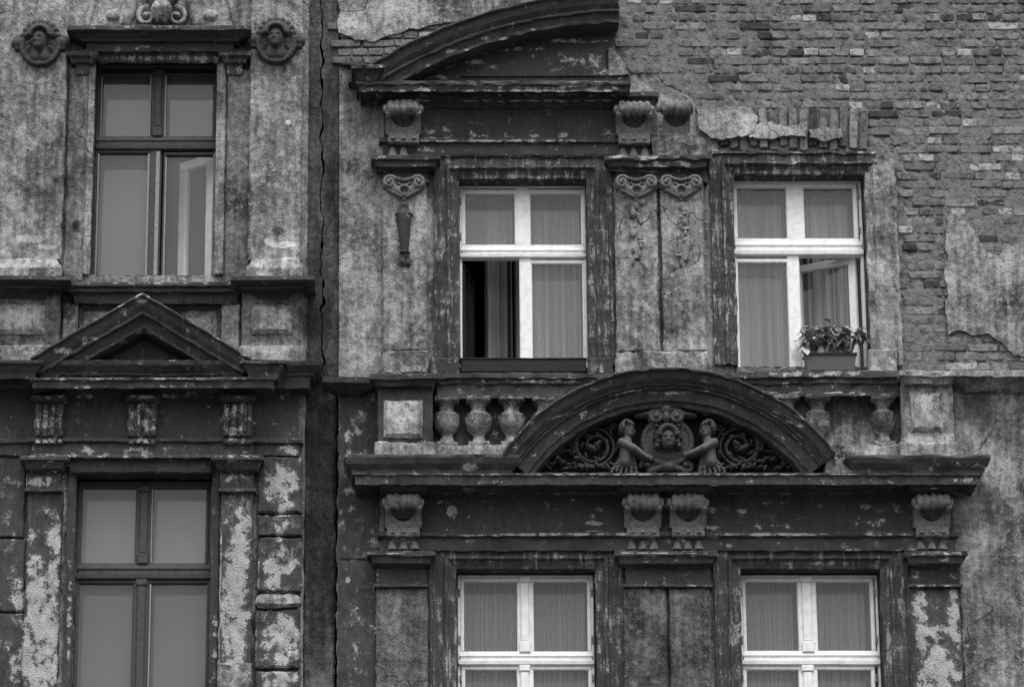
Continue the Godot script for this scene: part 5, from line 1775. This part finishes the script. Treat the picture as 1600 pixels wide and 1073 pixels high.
		for i in 17:
			var t := i / 16.0
			var top := lerpf(0.11, -0.05, t)
			re.blob(Vector3(b.x + e * lerpf(-0.17, 0.19, t), b.y + rng.randf_range(-0.07, top), 0.02), rng.randf_range(0.016, 0.034), rng.randf_range(0.014, 0.024), rng.randf_range(0.02, 0.045), rng.randf_range(-1, 1))
		s = Shape.new()
		re.finish(s, z, 1.5)
		put("fruit_spray", s, M.carving, house)


# ---- plants ---------------------------------------------------------------------------------------------------
func plant(base: Vector3, high: float, wide: float, sd: int, label: String) -> void:
	var p := knot("balcony_plant", base)
	tag(p, label, "plant", "plants in the flower trough")
	rng.seed = sd
	var st := Shape.new()
	var sh := [Shape.new(), Shape.new(), Shape.new()]
	for i in 19:
		var a := rng.randf() * TAU
		var r := sqrt(rng.randf()) * wide
		var tip := base + Vector3(cos(a) * r, high * (rng.randf_range(0.5, 1.0) if i < 18 else rng.randf_range(0.0, 0.25)), sin(a) * r * 0.6 + (0.06 if i >= 18 else 0.0))
		var mid := base.lerp(tip, 0.5) + Vector3(0, high * 0.12, 0)
		tube(st, PackedVector3Array([base + Vector3(cos(a) * 0.01, -0.02, 0), mid, tip]), 0.005, 0.003, 5)
		for k in 8:
			var at := mid.lerp(tip, rng.randf_range(0.1, 1.05)) if k else tip
			var d := Vector3(rng.randf_range(-1, 1), rng.randf_range(-1.0, 0.25), rng.randf_range(0.0, 0.55)).normalized()
			_leaf(sh[rng.randi() % 3 if k else 2], at, d, rng.randf_range(0.03, 0.085))
	put("stem", st, M.leaves[0], p)
	for i in 3:
		put("foliage", sh[i], M.leaves[i], p)

func _leaf(s: Shape, at: Vector3, d: Vector3, long: float) -> void:
	var side := d.cross(Vector3(rng.randf_range(-0.4, 0.4), 1, rng.randf_range(-0.4, 0.4))).normalized() * long * 0.46
	var up := side.cross(d).normalized()
	var p := PackedVector3Array()
	for i in 5:
		var t := i / 4.0
		var w := sin(PI * pow(t, 0.75)) * 1.0
		var mid := at + d * long * t - Vector3(0, long * 0.3 * t * t, 0)
		p.append(mid - side * w + up * 0.006)
		p.append(mid)
		p.append(mid + side * w + up * 0.006)
	s.grid(p, 3)


func _ready() -> void:
	# ---- camera
	var cam := Camera3D.new()
	cam.name = "camera"
	cam.projection = Camera3D.PROJECTION_FRUSTUM
	cam.near = 1.0
	cam.far = 600.0
	cam.size = 1073.0 / LENS
	cam.frustum_offset = Vector2((800.0 - AXIS_X) / LENS, 0)
	cam.position = EYE
	cam.rotation = Vector3(PITCH, 0, 0)
	add_child(cam)
	cam.current = true
	# ---- overcast sky: brightest overhead, a third of that at the horizon
	var env := Environment.new()
	var sky_m := ProceduralSkyMaterial.new()
	sky_m.sky_top_color = Color(5.6, 5.6, 5.6).linear_to_srgb()
	sky_m.sky_horizon_color = Color(0.42, 0.42, 0.42).linear_to_srgb()
	sky_m.sky_curve = 1.1
	sky_m.ground_bottom_color = Color(0.05, 0.05, 0.05).linear_to_srgb()
	sky_m.ground_horizon_color = Color(0.2, 0.2, 0.2).linear_to_srgb()
	sky_m.sky_energy_multiplier = 1.0
	env.sky = Sky.new()
	env.sky.sky_material = sky_m
	env.background_mode = Environment.BG_SKY
	env.tonemap_mode = Environment.TONE_MAPPER_LINEAR
	env.tonemap_exposure = 1.0
	env.sdfgi_enabled = true
	env.ssao_enabled = true
	env.ssil_enabled = true
	var we := WorldEnvironment.new()
	we.name = "world_environment"
	we.environment = env
	add_child(we)
	# ---- the veiled sun
	var sun := DirectionalLight3D.new()
	sun.name = "sun"
	sun.light_energy = 0.5
	sun.light_angular_distance = 14.0
	sun.rotation_degrees = Vector3(-60, 20, 0)
	sun.shadow_enabled = true
	sun.sky_mode = DirectionalLight3D.SKY_MODE_LIGHT_ONLY
	add_child(sun)

	for q in [[wob, 3, 5.0], [wob_fine, 5, 23.0], [chipper, 7, 11.0]]:
		q[0].noise_type = FastNoiseLite.TYPE_SIMPLEX_SMOOTH
		q[0].seed = q[1]
		q[0].frequency = q[2]
		q[0].fractal_type = FastNoiseLite.FRACTAL_NONE
	make_materials()

	# ---- the ground
	var s := Shape.new()
	closed_box(s, -300.0, 300.0, -0.5, 0.0, -300.0, 300.0)
	put("ground", s, M.asphalt).set_meta("kind", "structure")

	build_left(0.0)
	build_right(0.0)

	# ---- behind the panes
	var g := px_rect(149, 239, 104, 436, -0.42)
	tag(put_blind(g, -0.43, M.blind), "grey blind behind the closed left half of the open dark wooden window", "blind")
	g = px_rect(242, 340, 104, 436, -0.62)
	tag(put_blind(g, -0.66, M.blind), "grey blind behind the inward opened leaf of the dark wooden window", "blind")
	tag(put_blind(px_rect(118, 330, 756, 886, -0.42), -0.43, M.blind_pale), "pale short blind in the two upper panes of the window under the triangular pediment", "blind")
	tag(put_blind(px_rect(118, 330, 890, 1130, -0.44), -0.45, M.blind), "dark grey blind in the lower panes of the window under the triangular pediment", "blind")
	tag(curtain(px_rect(757, 800, 300, 582, -0.45), -0.47, M.net, 6.0, 0.02, 3), "narrow strip of net curtain beside the dark gap of the half open window", "curtain")
	tag(curtain(px_rect(803, 922, 296, 582, -0.45), -0.46, M.net, 4.5, 0.03, 5), "net curtain behind the closed right half of the window above the black box", "curtain")
	tag(curtain(px_rect(1146, 1243, 288, 580, -0.45), -0.46, M.net_wide, 4.0, 0.03, 7), "net curtain in the closed left half of the window with the flower trough", "curtain")
	tag(curtain(px_rect(1244, 1358, 288, 580, -0.54), -0.56, M.net_pale, 6.0, 0.014, 9), "net curtain behind the open leaf above the flower trough", "curtain")
	tag(curtain(px_rect(716, 930, 899, 1130, -0.42), -0.45, M.lace, 9.0, 0.02, 11), "lace curtain in the lower window between the single and the double pilaster", "curtain", "lace curtains")
	tag(curtain(px_rect(1158, 1378, 899, 1130, -0.42), -0.45, M.lace_wide, 8.0, 0.022, 13), "lace curtain in the lower right window beside the flaking corner pilaster", "curtain", "lace curtains")

	# ---- on the sills
	var zb := 0.02
	var r := px_rect(720, 916, 559, 581, zb)
	var box_ := knot("window_box", Vector3(r.get_center().x, r.position.y, zb))
	tag(box_, "long empty black window box on the sill of the half open window", "window box")
	s = Shape.new()
	box(s, r.position.x, r.end.x, r.position.y, r.end.y - 0.012, zb - 0.14, zb, 0.006, 0.1, 0.001)
	put("trough", s, M.iron, box_)
	s = Shape.new()
	box(s, r.position.x - 0.006, r.end.x + 0.006, r.end.y - 0.012, r.end.y, zb - 0.145, zb + 0.006, 0.004, 0.1, 0.001)
	put("rim", s, M.iron, box_)

	r = px_rect(1259, 1339, 552, 577, 0.05)
	var tub := knot("flower_trough", Vector3(r.get_center().x, r.position.y, -0.02))
	tag(tub, "small grey plastic flower trough on the right hand window sill", "flower box")
	s = Shape.new()
	var rim := []
	for q in [[0.0, 0.016], [1.0, 0.0]]:
		var ins: float = q[1]
		rim.append(PackedVector3Array([Vector3(r.position.x + ins, lerpf(r.position.y, r.end.y, q[0]), -0.09), Vector3(r.position.x + ins, lerpf(r.position.y, r.end.y, q[0]), 0.05 - ins), Vector3(r.end.x - ins, lerpf(r.position.y, r.end.y, q[0]), 0.05 - ins), Vector3(r.end.x - ins, lerpf(r.position.y, r.end.y, q[0]), -0.09)]))
	for i in 3:
		s.band(PackedVector3Array([rim[1][i], rim[1][i + 1]]), PackedVector3Array([rim[0][i], rim[0][i + 1]]))
	s.band(PackedVector3Array([rim[1][3], rim[1][0]]), PackedVector3Array([rim[0][3], rim[0][0]]))
	s.band(PackedVector3Array([rim[0][0], rim[0][3]]), PackedVector3Array([rim[0][1], rim[0][2]]))
	put("trough", s, M.tub, tub)
	s = Shape.new()
	mould_m(s, r.position.x - 0.006, r.end.x + 0.006, [[r.end.y - 0.004, 0.03], [r.end.y + 0.006, 0.05], [r.end.y + 0.004, 0.06], [r.end.y - 0.010, 0.06], [r.end.y - 0.012, 0.045]], 0.0, 0.2, -0.095)
	put("rim", s, M.iron, tub)
	s = Shape.new()
	sheet_at(s, r.position.x + 0.01, r.end.x - 0.01, 0.0, 0.1, 0.0, 0.0, 1.0)
	for i in s.v.size():
		s.v[i] = Vector3(s.v[i].x, r.end.y - 0.012, 0.045 - s.v[i].y * 1.2)
		s.n[i] = Vector3.UP
	put("soil", s, M.iron, tub)
	var spots := ["leafy plant at the left end of the flower trough, hanging over its rim", "taller bushy plant in the middle of the flower trough", "leafy plant at the right end of the flower trough against the window frame"]
	for i in 3:
		plant(Vector3(lerpf(r.position.x, r.end.x, [0.14, 0.5, 0.86][i]), r.end.y - 0.01, -0.01), [0.25, 0.29, 0.26][i], 0.16, 70 + i, spots[i])

	# a broken strand of lath hanging from the ruined bracket
	s = Shape.new()
	var pts := PackedVector3Array()
	for q in [[1064, 147, 0.25], [1072, 150, 0.27], [1080, 155, 0.28], [1084, 163, 0.28], [1085, 175, 0.27], [1083, 190, 0.25], [1082, 205, 0.24]]:
		pts.append(Vector3(gx(q[0], q[1], q[2]), gy(q[1], q[2]), q[2]))
	tube(s, pts, 0.007, 0.005, 6)
	tag(put("loose_strand", s, M.wood_edge), "pale loose strand of lath hanging from the ruined bracket", "debris")


func put_blind(r: Rect2, z: float, m: Material) -> MeshInstance3D:
	var s := Shape.new()
	sheet_at(s, r.position.x, r.end.x, r.position.y, r.end.y, z, 0.003, 0.12)
	return put("blind", s, m)
